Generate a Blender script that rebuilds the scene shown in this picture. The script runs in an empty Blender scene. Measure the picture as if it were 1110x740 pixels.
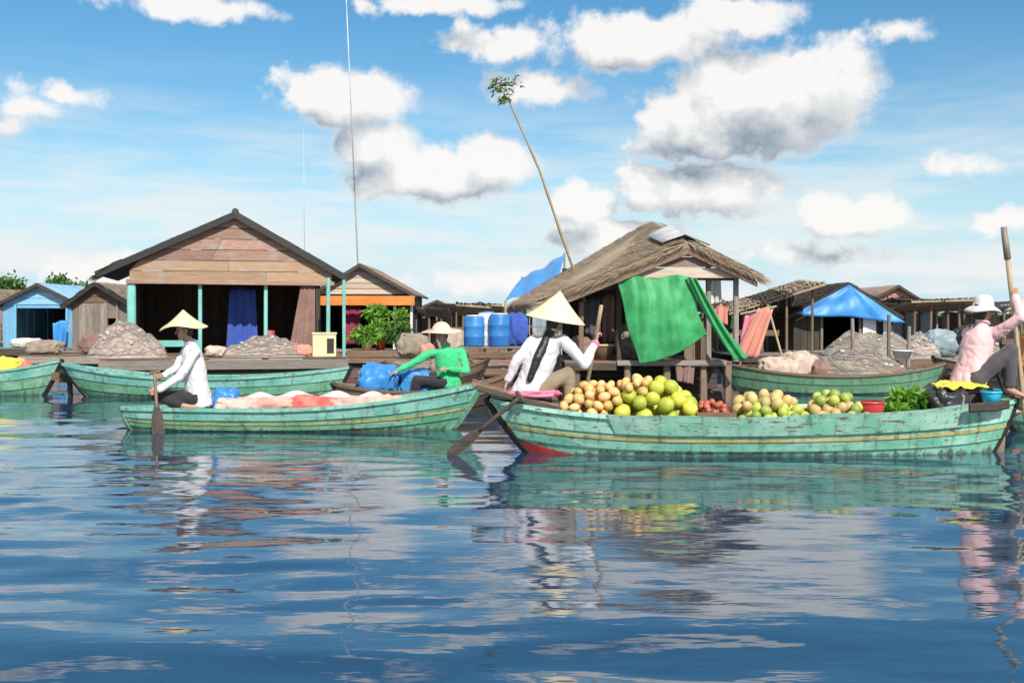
import bpy, bmesh, math, random
import numpy as np
from mathutils import Vector, Matrix, noise as mnoise

random.seed(7)
R = math.radians
scene = bpy.context.scene
COL = scene.collection

# ------------------------------------------------------------------ camera
CAMZ, F, HOR = 1.35, 1200.0, 345.0          # eye height, focal length and horizon row (photo pixels)
cam_d = bpy.data.cameras.new('camera')
cam = bpy.data.objects.new('camera', cam_d)
COL.objects.link(cam)
cam.location = (0, 0, CAMZ)
cam.rotation_euler = (R(90), 0, 0)
cam_d.sensor_width = 36
cam_d.lens = F / 1110 * 36
cam_d.shift_y = -25 / 1110
cam_d.clip_start = 0.1
cam_d.clip_end = 12000
scene.camera = cam

# ------------------------------------------------------------------ exposure
scene.view_settings.view_transform = 'Standard'
scene.view_settings.look = 'None'
scene.view_settings.exposure = 0.4
scene.view_settings.gamma = 1.0
scene.view_settings.use_curve_mapping = False

# ------------------------------------------------------------------ sun
SUN_EL, SUN_AZ = 41.0, 161.0                # azimuth clockwise from +Y: behind the camera, to its right
sd = Vector((math.sin(R(SUN_AZ)) * math.cos(R(SUN_EL)), math.cos(R(SUN_AZ)) * math.cos(R(SUN_EL)), math.sin(R(SUN_EL))))
sun_d = bpy.data.lights.new('sun', 'SUN')
sun_d.energy = 4.4
sun_d.angle = R(0.53)
sun_d.color = (1.0, 0.945, 0.86)
sun = bpy.data.objects.new('sun', sun_d)
COL.objects.link(sun)
sun.rotation_euler = (-sd).to_track_quat('-Z', 'Y').to_euler()
sun.location = sd * 60

# ------------------------------------------------------------------ world: clear sky with fair-weather cumulus
world = bpy.data.worlds.new('World')
scene.world = world
world.use_nodes = True
world.cycles.sampling_method = 'MANUAL'
world.cycles.sample_map_resolution = 512
SKY_STRENGTH = 0.09


def build_sky():
    nt = world.node_tree
    nt.nodes.clear()

    def N(tree, typ, **kw):
        n = tree.nodes.new(typ)
        for k, v in kw.items():
            setattr(n, k, v)
        return n

    def ang(px, py):
        return math.degrees(math.atan2(px - 555, F)), math.degrees(math.atan2(HOR - py, math.hypot(F, px - 555)))

    # blobs: centre px, half size px, weight
    blobs = [(820, 108, 118, 62, 1.25), (762, 146, 78, 26, 1.15), (690, 52, 90, 18, .8), (470, 196, 84, 16, .9), (760, 125, 72, 48, 1.0), (885, 85, 70, 48, 1.0),
             (690, 38, 115, 34, .95), (800, 12, 70, 26, .7), (540, 42, 68, 22, .62),
             (372, 103, 80, 36, 1.0), (405, 150, 52, 28, .95), (470, 182, 108, 32, 1.1), (525, 172, 62, 34, 1.0),
             (765, 200, 98, 34, .95), (700, 196, 40, 26, .8), (636, 214, 38, 28, .95), (922, 229, 68, 24, 1.1),
             (66, 98, 46, 13, .42), (28, 114, 40, 14, .45), (4, 134, 26, 14, .4), (212, 4, 90, 14, .75), (485, 0, 90, 14, .75),
             (585, 92, 62, 20, .6), (670, 252, 80, 22, 1.0), (968, 28, 40, 14, .45), (1050, 172, 34, 12, .4),
             (118, 290, 60, 22, .8), (1085, 236, 40, 14, .5), (850, 270, 90, 12, .3), (560, 300, 120, 14, .5)]

    g = bpy.data.node_groups.new('cloud_density', 'ShaderNodeTree')
    g.interface.new_socket('P', in_out='INPUT', socket_type='NodeSocketVector')
    g.interface.new_socket('D', in_out='OUTPUT', socket_type='NodeSocketFloat')
    gi, go = N(g, 'NodeGroupInput'), N(g, 'NodeGroupOutput')
    L = g.links.new

    def math_(tree, op, a, b=None, c=None, clamp=False):
        m = tree.nodes.new('ShaderNodeMath')
        m.operation = op
        m.use_clamp = clamp
        for i, v in enumerate((a, b, c)):
            if v is None:
                continue
            if isinstance(v, (int, float)):
                m.inputs[i].default_value = v
            else:
                tree.links.new(v, m.inputs[i])
        return m.outputs[0]

    n1 = N(g, 'ShaderNodeTexNoise')
    n1.inputs['Scale'].default_value = .55
    n1.inputs['Detail'].default_value = 4
    L(gi.outputs[0], n1.inputs['Vector'])
    w1 = N(g, 'ShaderNodeVectorMath', operation='SUBTRACT')
    L(n1.outputs['Color'], w1.inputs[0])
    w1.inputs[1].default_value = (.5, .5, .5)
    w2 = N(g, 'ShaderNodeVectorMath', operation='MULTIPLY')
    L(w1.outputs[0], w2.inputs[0])
    w2.inputs[1].default_value = (2.2, 1.2, 0)
    pw = N(g, 'ShaderNodeVectorMath', operation='ADD')
    L(gi.outputs[0], pw.inputs[0])
    L(w2.outputs[0], pw.inputs[1])
    acc = None
    for (px, py, rx, ry, wt) in blobs:
        a, e = ang(px, py)
        s = N(g, 'ShaderNodeVectorMath', operation='SUBTRACT')
        L(pw.outputs[0], s.inputs[0])
        s.inputs[1].default_value = (a, e - .25, 0)
        q = N(g, 'ShaderNodeVectorMath', operation='MULTIPLY')
        L(s.outputs[0], q.inputs[0])
        q.inputs[1].default_value = (1 / (rx / 20.9), 1 / (ry / 20.9), 0)
        le = N(g, 'ShaderNodeVectorMath', operation='LENGTH')
        L(q.outputs[0], le.inputs[0])
        d = math_(g, 'MULTIPLY_ADD', le.outputs['Value'], -wt, wt)
        acc = d if acc is None else math_(g, 'SMOOTH_MAX', acc, d, .15)
    # clouds beyond the view: the same fair-weather field carried on over the rest of the sky
    sp = N(g, 'ShaderNodeSeparateXYZ')
    L(gi.outputs[0], sp.inputs[0])
    up = N(g, 'ShaderNodeMapRange')
    up.inputs['From Min'].default_value = 17
    up.inputs['From Max'].default_value = 22
    L(sp.outputs['Y'], up.inputs['Value'])
    ab = math_(g, 'ABSOLUTE', sp.outputs['X'])
    side = N(g, 'ShaderNodeMapRange')
    side.inputs['From Min'].default_value = 26
    side.inputs['From Max'].default_value = 31
    L(ab, side.inputs['Value'])
    outm = math_(g, 'MAXIMUM', up.outputs[0], side.outputs[0])
    sc = N(g, 'ShaderNodeVectorMath', operation='MULTIPLY')
    L(gi.outputs[0], sc.inputs[0])
    sc.inputs[1].default_value = (.085, .19, 0)
    n2 = N(g, 'ShaderNodeTexNoise')
    n2.inputs['Scale'].default_value = 1.0
    n2.inputs['Detail'].default_value = 3
    L(sc.outputs[0], n2.inputs['Vector'])
    f2 = math_(g, 'MULTIPLY_ADD', n2.outputs['Fac'], 4.2, -2.0)
    f2 = math_(g, 'MINIMUM', f2, .8)
    f2 = math_(g, 'MULTIPLY_ADD', math_(g, 'SUBTRACT', 1.0, outm), -3.0, f2)
    acc = math_(g, 'MAXIMUM', acc, f2)
    acc = math_(g, 'MAXIMUM', acc, -.8)
    n3 = N(g, 'ShaderNodeTexNoise')
    n3.inputs['Scale'].default_value = .55
    n3.inputs['Detail'].default_value = 8
    n3.inputs['Roughness'].default_value = .62
    L(gi.outputs[0], n3.inputs['Vector'])
    tot = math_(g, 'ADD', acc, math_(g, 'MULTIPLY_ADD', n3.outputs['Fac'], 1.3, -.62))
    L(tot, go.inputs[0])

    # direction -> azimuth / elevation in degrees
    tc = N(nt, 'ShaderNodeTexCoord')
    sep = N(nt, 'ShaderNodeSeparateXYZ')
    nt.links.new(tc.outputs['Generated'], sep.inputs[0])
    az = math_(nt, 'MULTIPLY', math_(nt, 'ARCTAN2', sep.outputs['X'], sep.outputs['Y']), 57.29578)
    el = math_(nt, 'MULTIPLY', math_(nt, 'ARCSINE', sep.outputs['Z']), 57.29578)
    cb = N(nt, 'ShaderNodeCombineXYZ')
    nt.links.new(az, cb.inputs[0])
    nt.links.new(el, cb.inputs[1])
    d0 = N(nt, 'ShaderNodeGroup', node_tree=g)
    nt.links.new(cb.outputs[0], d0.inputs[0])
    off = N(nt, 'ShaderNodeVectorMath', operation='ADD')
    nt.links.new(cb.outputs[0], off.inputs[0])
    off.inputs[1].default_value = (.6, 1.75, 0)
    d1 = N(nt, 'ShaderNodeGroup', node_tree=g)
    nt.links.new(off.outputs[0], d1.inputs[0])
    alpha = N(nt, 'ShaderNodeMapRange', interpolation_type='SMOOTHSTEP')
    alpha.inputs['From Min'].default_value = -.08
    alpha.inputs['From Max'].default_value = .34
    nt.links.new(d0.outputs[0], alpha.inputs['Value'])
    alpha.inputs['To Max'].default_value = .97
    shade = math_(nt, 'MULTIPLY_ADD', math_(nt, 'SUBTRACT', d0.outputs[0], d1.outputs[0]), .82, .60, clamp=True)
    deep = math_(nt, 'MULTIPLY_ADD', d0.outputs[0], -.22, .1)
    shade = math_(nt, 'ADD', shade, deep, clamp=True)
    thick = N(nt, 'ShaderNodeMapRange', interpolation_type='SMOOTHSTEP')
    thick.inputs['From Min'].default_value = .0
    thick.inputs['From Max'].default_value = .55
    thick.inputs['To Min'].default_value = .62
    thick.inputs['To Max'].default_value = .0
    nt.links.new(d0.outputs[0], thick.inputs['Value'])
    shade = math_(nt, 'MAXIMUM', shade, thick.outputs[0], clamp=True)
    ramp = N(nt, 'ShaderNodeValToRGB')
    ramp.color_ramp.elements[0].position = 0.08
    ramp.color_ramp.elements[0].color = (.25, .32, .40, 1)
    ramp.color_ramp.elements[1].position = .86
    ramp.color_ramp.elements[1].color = (.92, .905, .885, 1)
    nt.links.new(shade, ramp.inputs[0])
    cl = N(nt, 'ShaderNodeMix', data_type='RGBA', blend_type='MULTIPLY')
    cl.inputs[0].default_value = 1
    nt.links.new(ramp.outputs[0], cl.inputs[6])
    k = .80 / SKY_STRENGTH
    cl.inputs[7].default_value = (k, k, k, 1)

    sky = N(nt, 'ShaderNodeTexSky', sky_type='NISHITA')
    sky.sun_disc = False
    sky.sun_elevation = R(SUN_EL)
    sky.sun_rotation = R(SUN_AZ)
    sky.altitude = 0
    sky.air_density = 1.0
    sky.dust_density = .3
    sky.ozone_density = 1.6
    hs = N(nt, 'ShaderNodeHueSaturation')
    hs.inputs['Hue'].default_value = .492
    hs.inputs['Saturation'].default_value = 1.36
    hs.inputs['Value'].default_value = 1.03
    nt.links.new(sky.outputs[0], hs.inputs['Color'])

    # thin high streaks, mostly low in the sky
    st = N(nt, 'ShaderNodeVectorMath', operation='MULTIPLY')
    nt.links.new(cb.outputs[0], st.inputs[0])
    st.inputs[1].default_value = (.10, .62, 0)
    n4 = N(nt, 'ShaderNodeTexNoise')
    n4.inputs['Scale'].default_value = 1.0
    n4.inputs['Detail'].default_value = 7
    n4.inputs['Roughness'].default_value = .6
    nt.links.new(st.outputs[0], n4.inputs['Vector'])
    lowm = N(nt, 'ShaderNodeMapRange', interpolation_type='SMOOTHSTEP')
    lowm.inputs['From Min'].default_value = 14
    lowm.inputs['From Max'].default_value = 1.5
    nt.links.new(el, lowm.inputs['Value'])
    sm = N(nt, 'ShaderNodeMapRange', interpolation_type='SMOOTHSTEP')
    sm.inputs['From Min'].default_value = .36
    sm.inputs['From Max'].default_value = .64
    nt.links.new(n4.outputs['Fac'], sm.inputs['Value'])
    thin = math_(nt, 'MULTIPLY', math_(nt, 'MULTIPLY', lowm.outputs[0], sm.outputs[0]), 1.0, clamp=True)
    # pale moist air towards the horizon
    hz = N(nt, 'ShaderNodeMapRange', interpolation_type='SMOOTHSTEP')
    hz.inputs['From Min'].default_value = 11.5
    hz.inputs['From Max'].default_value = -1
    hz.inputs['To Max'].default_value = .96
    nt.links.new(el, hz.inputs['Value'])
    m0 = N(nt, 'ShaderNodeMix', data_type='RGBA')
    nt.links.new(hz.outputs[0], m0.inputs[0])
    nt.links.new(hs.outputs[0], m0.inputs[6])
    k3 = 1 / 1.32 / SKY_STRENGTH
    m0.inputs[7].default_value = (k3 * .56, k3 * .79, k3 * .92, 1)
    m1 = N(nt, 'ShaderNodeMix', data_type='RGBA')
    nt.links.new(thin, m1.inputs[0])
    nt.links.new(m0.outputs[2], m1.inputs[6])
    k2 = .68 / SKY_STRENGTH
    m1.inputs[7].default_value = (k2 * .97, k2 * .99, k2, 1)
    m2 = N(nt, 'ShaderNodeMix', data_type='RGBA')
    nt.links.new(alpha.outputs[0], m2.inputs[0])
    nt.links.new(m1.outputs[2], m2.inputs[6])
    nt.links.new(cl.outputs[2], m2.inputs[7])
    bg = N(nt, 'ShaderNodeBackground')
    bg.inputs['Strength'].default_value = SKY_STRENGTH
    nt.links.new(m2.outputs[2], bg.inputs['Color'])
    o = N(nt, 'ShaderNodeOutputWorld')
    nt.links.new(bg.outputs[0], o.inputs['Surface'])


build_sky()


# ================================================================== helpers
def W(px, py, Y):
    """a place in the world at distance Y that lies on this line of sight"""
    return Vector(((px - 555) / F * Y, Y, CAMZ - (py - HOR) / F * Y))


ORG = {}


class MB:
    def __init__(s):
        s.v, s.f = [], []

    def add(s, vs, fs):
        o = len(s.v)
        s.v += [Vector(p) for p in vs]
        s.f += [[i + o for i in f] for f in fs]

    def hexa(s, p):   # 8 corners: bottom 4 ccw, top 4
        s.add(p, [(0, 3, 2, 1), (4, 5, 6, 7), (0, 1, 5, 4), (1, 2, 6, 5), (2, 3, 7, 6), (3, 0, 4, 7)])

    def box(s, x0, x1, y0, y1, z0, z1):
        s.hexa([(x0, y0, z0), (x1, y0, z0), (x1, y1, z0), (x0, y1, z0), (x0, y0, z1), (x1, y0, z1), (x1, y1, z1), (x0, y1, z1)])

    def prism(s, poly, d):  # polygon points + extrusion vector
        d = Vector(d)
        n = len(poly)
        vs = [Vector(p) for p in poly] + [Vector(p) + d for p in poly]
        fs = [list(range(n))[::-1], list(range(n, 2 * n))]
        for i in range(n):
            j = (i + 1) % n
            fs.append([i, j, j + n, i + n])
        s.add(vs, fs)

    def plank(s, a, b, w, t, seg=4, jit=.06, chamfer=.15):
        """board from a to b; w, t: width and thickness vectors (full)"""
        a, b, w, t = Vector(a), Vector(b), Vector(w), Vector(t)
        prof = []
        c = chamfer
        for (u, v) in ((-.5, -.5 + c), (-.5 + c * t.length / max(w.length, 1e-4), -.5), (.5 - c * t.length / max(w.length, 1e-4), -.5), (.5, -.5 + c), (.5, .5 - c), (.5 - c * t.length / max(w.length, 1e-4), .5), (-.5 + c * t.length / max(w.length, 1e-4), .5), (-.5, .5 - c)):
            prof.append((u, v))
        n = len(prof)
        vs, fs = [], []
        for i in range(seg + 1):
            k = i / seg
            p = a.lerp(b, k) + t * random.uniform(-jit, jit) * 2
            wj = 1 + random.uniform(-jit, jit) * .7
            for (u, v) in prof:
                vs.append(p + w * u * wj + t * v)
        for i in range(seg):
            for j in range(n):
                k = (j + 1) % n
                fs.append([i * n + j, i * n + k, (i + 1) * n + k, (i + 1) * n + j])
        fs.append(list(range(n))[::-1])
        fs.append([seg * n + j for j in range(n)])
        s.add(vs, fs)

    def tube(s, pts, rad, n=10, cap=True, flat=None):
        pts = [Vector(p) for p in pts]
        if not hasattr(rad, '__len__'):
            rad = [rad] * len(pts)
        d0 = (pts[1] - pts[0]).normalized()
        ref = Vector((0, 0, 1)) if abs(d0.z) < .9 else Vector((1, 0, 0))
        if flat is not None:
            ref = Vector(flat[0])
        fl = flat[1] if flat else 1.0
        vs, fs = [], []
        for i, p in enumerate(pts):
            d = (pts[min(i + 1, len(pts) - 1)] - pts[max(i - 1, 0)]).normalized()
            a = d.cross(ref).normalized()
            b = a.cross(d).normalized()
            r = rad[i]
            for j in range(n):
                t = 2 * math.pi * j / n
                vs.append(p + a * (r * math.cos(t)) + b * (r * fl * math.sin(t)))
        for i in range(len(pts) - 1):
            for j in range(n):
                k = (j + 1) % n
                fs.append([i * n + j, i * n + k, (i + 1) * n + k, (i + 1) * n + j])
        if cap:
            fs.append(list(range(n))[::-1])
            fs.append([(len(pts) - 1) * n + j for j in range(n)])
        s.add(vs, fs)

    def capsule(s, a, b, ra, rb, n=12):
        a, b = Vector(a), Vector(b)
        if (b - a).length < 1e-5:
            b = a + Vector((0, 0, 1e-4))
        d = (b - a).normalized()
        pts, rad = [], []
        for k in range(5):
            t = math.pi / 2 * k / 4
            pts.append(a - d * ra * math.cos(t))
            rad.append(max(ra * math.sin(t), 1e-4))
        for k in range(5):
            t = math.pi / 2 * (1 - k / 4)
            pts.append(b + d * rb * math.cos(t))
            rad.append(max(rb * math.sin(t), 1e-4))
        s.tube(pts, rad, n)

    def ell(s, c, ax, ay, az, nu=14, nv=9):
        c = Vector(c)
        vs = [c + az]
        for i in range(1, nv):
            th = math.pi * i / nv
            for j in range(nu):
                ph = 2 * math.pi * j / nu
                vs.append(c + az * math.cos(th) + ax * (math.sin(th) * math.cos(ph)) + ay * (math.sin(th) * math.sin(ph)))
        vs.append(c - az)
        fs = [[0, 1 + j, 1 + (j + 1) % nu] for j in range(nu)]
        for i in range(nv - 2):
            for j in range(nu):
                k = (j + 1) % nu
                fs.append([1 + i * nu + j, 1 + (i + 1) * nu + j, 1 + (i + 1) * nu + k, 1 + i * nu + k])
        last = len(vs) - 1
        b = 1 + (nv - 2) * nu
        fs += [[last, b + (j + 1) % nu, b + j] for j in range(nu)]
        s.add(vs, fs)

    def lathe(s, c, prof, n=20, axis=(0, 0, 1), wob=None, close=False):
        """prof: list of (radius, height)"""
        c, ax = Vector(c), Vector(axis).normalized()
        ref = Vector((1, 0, 0)) if abs(ax.x) < .9 else Vector((0, 1, 0))
        a = ref.cross(ax).normalized()
        b = ax.cross(a)
        vs, fs = [], []
        for i, (r, h) in enumerate(prof):
            for j in range(n):
                t = 2 * math.pi * j / n
                hh = h + (wob(i, t, r) if wob else 0)
                vs.append(c + ax * hh + a * (r * math.cos(t)) + b * (r * math.sin(t)))
        for i in range(len(prof) - 1):
            for j in range(n):
                k = (j + 1) % n
                fs.append([i * n + j, i * n + k, (i + 1) * n + k, (i + 1) * n + j])
        if close:
            fs.append(list(range(n))[::-1])
            fs.append([(len(prof) - 1) * n + j for j in range(n)])
        s.add(vs, fs)

    def grid(s, fn, nu, nv):
        vs = [Vector(fn(i / nu, j / nv)) for j in range(nv + 1) for i in range(nu + 1)]
        fs = [[j * (nu + 1) + i, j * (nu + 1) + i + 1, (j + 1) * (nu + 1) + i + 1, (j + 1) * (nu + 1) + i] for j in range(nv) for i in range(nu)]
        s.add(vs, fs)

    def build(s, name, mat, parent=None, smooth=False, solid=0, fix=True):
        c = sum(s.v, Vector()) / max(len(s.v), 1)
        me = bpy.data.meshes.new(name)
        me.from_pydata([p - c for p in s.v], [], s.f)
        if fix:
            bm = bmesh.new()
            bm.from_mesh(me)
            bmesh.ops.recalc_face_normals(bm, faces=bm.faces)
            bm.to_mesh(me)
            bm.free()
        me.materials.append(mat)
        if smooth:
            me.polygons.foreach_set('use_smooth', [True] * len(me.polygons))
        o = link(name, me, c, parent)
        if solid:
            m = o.modifiers.new('solid', 'SOLIDIFY')
            m.thickness = solid
            m.offset = 0
        return o


def link(name, data, loc, parent=None):
    o = bpy.data.objects.new(name, data)
    COL.objects.link(o)
    ORG[o.name] = Vector(loc)
    if parent is not None:
        o.parent = parent
        o.location = Vector(loc) - ORG[parent.name]
    else:
        o.location = loc
    return o


def tag(o, label, cat, group=None):
    o['label'] = label
    o['category'] = cat
    if group:
        o['group'] = group
    return o


def thing(name, label, cat, loc, group=None):
    return tag(link(name, None, loc), label, cat, group)


def part(name, mat, parent, fn, **kw):
    m = MB()
    fn(m)
    return m.build(name, mat, parent, **kw)


def board(parent, mat, a, b, w, t, name='plank', **kw):
    m = MB()
    m.plank(a, b, w, t, **kw)
    return m.build(name, mat, parent)


def remesh(mb, voxel, smooth=4, fold=0, fscale=9, seed=0):
    me = bpy.data.meshes.new('tmp')
    me.from_pydata(mb.v, [], mb.f)
    o = bpy.data.objects.new('tmp', me)
    tmp = bpy.data.scenes.new('tmp')
    tmp.collection.objects.link(o)
    m = o.modifiers.new('r', 'REMESH')
    m.mode = 'VOXEL'
    m.voxel_size = voxel
    if smooth:
        m2 = o.modifiers.new('s', 'SMOOTH')
        m2.iterations = smooth
        m2.factor = .5
    tmp.view_layers[0].update()
    dg = tmp.view_layers[0].depsgraph
    out = bpy.data.meshes.new_from_object(o.evaluated_get(dg))
    bpy.data.objects.remove(o)
    bpy.data.scenes.remove(tmp)
    bpy.data.meshes.remove(me)
    if fold:
        out.update()
        sv = Vector((seed * 3.1, seed * 1.7, 0))
        nv = len(out.vertices)
        co, no = np.empty(nv * 3, np.float32), np.empty(nv * 3, np.float32)
        out.vertices.foreach_get('co', co)
        out.vertices.foreach_get('normal', no)
        co, no = co.reshape(-1, 3), no.reshape(-1, 3)
        for vi in range(nv):
            q = Vector(co[vi]) * fscale
            nz = mnoise.noise(Vector((q.x, q.y, q.z * .45)) + sv) + .5 * mnoise.noise(q * 2.1 + sv)
            cr = abs(mnoise.noise(Vector((q.x * .8 + q.z * .5, q.y * .8, q.z * .9 - q.x * .4)) + sv * 2))
            co[vi] += no[vi] * (fold * (.8 * nz - .35 * max(0, .22 - cr) / .22 + .1))
        out.vertices.foreach_set('co', co.ravel())
        out.update()
    return out


def build_mesh(me, name, mat, parent, smooth=True):
    c = Vector()
    for v in me.vertices:
        c += v.co
    c /= max(len(me.vertices), 1)
    me.transform(Matrix.Translation(-c))
    me.materials.clear()
    me.materials.append(mat)
    me.name = name
    if smooth:
        me.polygons.foreach_set('use_smooth', [True] * len(me.polygons))
    return link(name, me, c, parent)


# ================================================================== materials
def new_mat(name):
    m = bpy.data.materials.new(name)
    m.use_nodes = True
    nt = m.node_tree
    return m, nt, nt.nodes['Principled BSDF']


def nd(nt, typ, **kw):
    n = nt.nodes.new(typ)
    for k, v in kw.items():
        if k in ('Scale', 'Detail', 'Roughness', 'Distortion', 'Strength', 'Distance'):
            n.inputs[k].default_value = v
        else:
            setattr(n, k, v)
    return n


def mixc(nt, fac, a, b, blend='MIX'):
    n = nt.nodes.new('ShaderNodeMix')
    n.data_type = 'RGBA'
    n.blend_type = blend
    for sock, v in ((n.inputs[0], fac), (n.inputs[6], a), (n.inputs[7], b)):
        if isinstance(v, (int, float)):
            sock.default_value = v
        elif isinstance(v, tuple):
            sock.default_value = (v[0], v[1], v[2], 1)
        else:
            nt.links.new(v, sock)
    return n.outputs[2]


def maprange(nt, v, a, b, c=0, d=1):
    n = nt.nodes.new('ShaderNodeMapRange')
    n.interpolation_type = 'SMOOTHSTEP'
    for i, x in enumerate((a, b, c, d)):
        n.inputs[i + 1].default_value = x
    nt.links.new(v, n.inputs[0])
    return n.outputs[0]


def coords(nt, scale=(1, 1, 1), rnd=True):
    tc = nt.nodes.new('ShaderNodeTexCoord')
    v = tc.outputs['Object']
    info = nt.nodes.new('ShaderNodeObjectInfo')
    if rnd:
        ad = nt.nodes.new('ShaderNodeVectorMath')
        ad.operation = 'MULTIPLY_ADD'
        cb = nt.nodes.new('ShaderNodeCombineXYZ')
        for i in range(3):
            nt.links.new(info.outputs['Random'], cb.inputs[i])
        nt.links.new(cb.outputs[0], ad.inputs[0])
        ad.inputs[1].default_value = (37, 53, 71)
        nt.links.new(v, ad.inputs[2])
        v = ad.outputs[0]
    mp = nt.nodes.new('ShaderNodeMapping')
    mp.inputs['Scale'].default_value = scale
    nt.links.new(v, mp.inputs[0])
    return mp.outputs[0], info.outputs['Random'], v


def noise(nt, vec, scale, detail=5, rough=.55, dist=0):
    n = nd(nt, 'ShaderNodeTexNoise', Scale=scale, Detail=detail, Roughness=rough, Distortion=dist)
    nt.links.new(vec, n.inputs['Vector'])
    return n.outputs['Fac']


def bump(nt, bsdf, h, strength=.4, dist=.01):
    b = nd(nt, 'ShaderNodeBump', Strength=strength, Distance=dist)
    nt.links.new(h, b.inputs['Height'])
    nt.links.new(b.outputs[0], bsdf.inputs['Normal'])


def wood(name, c1, c2, axis='X', rough=.8, var=.3, grey=.35):
    m, nt, b = new_mat(name)
    sc = {'X': (1, 14, 14), 'Y': (14, 1, 14), 'Z': (14, 14, 1)}[axis]
    v, rnd, raw = coords(nt, sc)
    g = noise(nt, v, 2.2, 6, .65, 1.2)
    col = mixc(nt, maprange(nt, g, .3, .7), c1, c2)
    st = noise(nt, raw, 3.0, 4, .6)
    gr = sum(c2) / 3
    col = mixc(nt, maprange(nt, st, .5, .75, 0, grey), col, (gr * 1.1, gr * 1.08, gr * 1.02))
    br = nt.nodes.new('ShaderNodeMapRange')
    br.inputs[3].default_value = 1 - var
    br.inputs[4].default_value = 1 + var * .5
    nt.links.new(rnd, br.inputs[0])
    cb = nt.nodes.new('ShaderNodeCombineColor')
    for i in range(3):
        nt.links.new(br.outputs[0], cb.inputs[i])
    col = mixc(nt, 1.0, col, cb.outputs[0], 'MULTIPLY')
    nt.links.new(col, b.inputs['Base Color'])
    b.inputs['Roughness'].default_value = rough
    bump(nt, b, g, .5, .008)
    return m


def paint(name, c1, c2, woodc=(.16, .11, .075), wear=.62, rough=.5, var=.12, axis='X', scum=False):
    """weathered paint on boards: fading, scuffs down to timber, streaky dirt"""
    m, nt, b = new_mat(name)
    v, rnd, raw = coords(nt, {'X': (1, 6, 6), 'Z': (6, 6, 1), 'Y': (6, 1, 6)}[axis])
    a = noise(nt, raw, 2.3, 5, .6)
    col = mixc(nt, maprange(nt, a, .33, .68), c1, c2)
    dirt = noise(nt, v, 1.6, 6, .7, .8)
    col = mixc(nt, maprange(nt, dirt, .52, .78, 0, .55), col, tuple(x * .42 for x in c1))
    w = noise(nt, v, 4.2, 8, .72, .5)
    if scum:
        chalk = noise(nt, v, .8, 6, .65, 1.5)
        col = mixc(nt, maprange(nt, chalk, .5, .72, 0, .55), col, tuple(min(1, x * .6 + .28) for x in c2))
    wf = maprange(nt, w, wear, wear + .05)
    col = mixc(nt, wf, col, woodc)
    if scum:
        # vertical run marks and a ragged line of river scum low on the planks
        geo = nt.nodes.new('ShaderNodeNewGeometry')
        mp = nt.nodes.new('ShaderNodeMapping')
        mp.inputs['Scale'].default_value = (9, 9, .9)
        nt.links.new(geo.outputs['Position'], mp.inputs[0])
        runs = noise(nt, mp.outputs[0], 1.5, 5, .6)
        col = mixc(nt, maprange(nt, runs, .53, .68, 0, .6), col, (.085, .095, .06))
        spx = nt.nodes.new('ShaderNodeSeparateXYZ')
        nt.links.new(geo.outputs['Position'], spx.inputs[0])
        ad = nt.nodes.new('ShaderNodeMath')
        ad.operation = 'MULTIPLY_ADD'
        nt.links.new(runs, ad.inputs[0])
        ad.inputs[1].default_value = -.22
        nt.links.new(spx.outputs['Z'], ad.inputs[2])
        col = mixc(nt, maprange(nt, ad.outputs[0], -.06, -.10, 0, .75), col, (.055, .065, .035))
        sp2 = noise(nt, raw, 34, 3, .6)
        col = mixc(nt, maprange(nt, sp2, .63, .68, 0, .65), col, (.06, .07, .055))
    br = nt.nodes.new('ShaderNodeMapRange')
    br.inputs[3].default_value = 1 - var
    br.inputs[4].default_value = 1 + var
    nt.links.new(rnd, br.inputs[0])
    cb = nt.nodes.new('ShaderNodeCombineColor')
    for i in range(3):
        nt.links.new(br.outputs[0], cb.inputs[i])
    col = mixc(nt, 1.0, col, cb.outputs[0], 'MULTIPLY')
    nt.links.new(col, b.inputs['Base Color'])
    nt.links.new(maprange(nt, w, .3, .8, rough - .1, rough + .35), b.inputs['Roughness'])
    bump(nt, b, w, .35, .006)
    return m


def cloth(name, c1, c2=None, rough=.85, scale=2.5, weave=220, sheen=.15, trans=0):
    m, nt, b = new_mat(name)
    c2 = c2 or tuple(x * .72 for x in c1)
    v, rnd, raw = coords(nt)
    a = noise(nt, v, scale, 5, .6)
    col = mixc(nt, maprange(nt, a, .35, .7), c1, c2)
    nt.links.new(col, b.inputs['Base Color'])
    b.inputs['Roughness'].default_value = rough
    b.inputs['Sheen Weight'].default_value = sheen
    f = noise(nt, v, 26, 4, .6)
    bump(nt, b, f, .3, .006)
    if trans:
        t = nt.nodes.new('ShaderNodeBsdfTranslucent')
        nt.links.new(col, t.inputs['Color'])
        mx = nt.nodes.new('ShaderNodeMixShader')
        mx.inputs[0].default_value = trans
        nt.links.new(b.outputs[0], mx.inputs[1])
        nt.links.new(t.outputs[0], mx.inputs[2])
        nt.links.new(mx.outputs[0], nt.nodes['Material Output'].inputs['Surface'])
    return m


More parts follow.
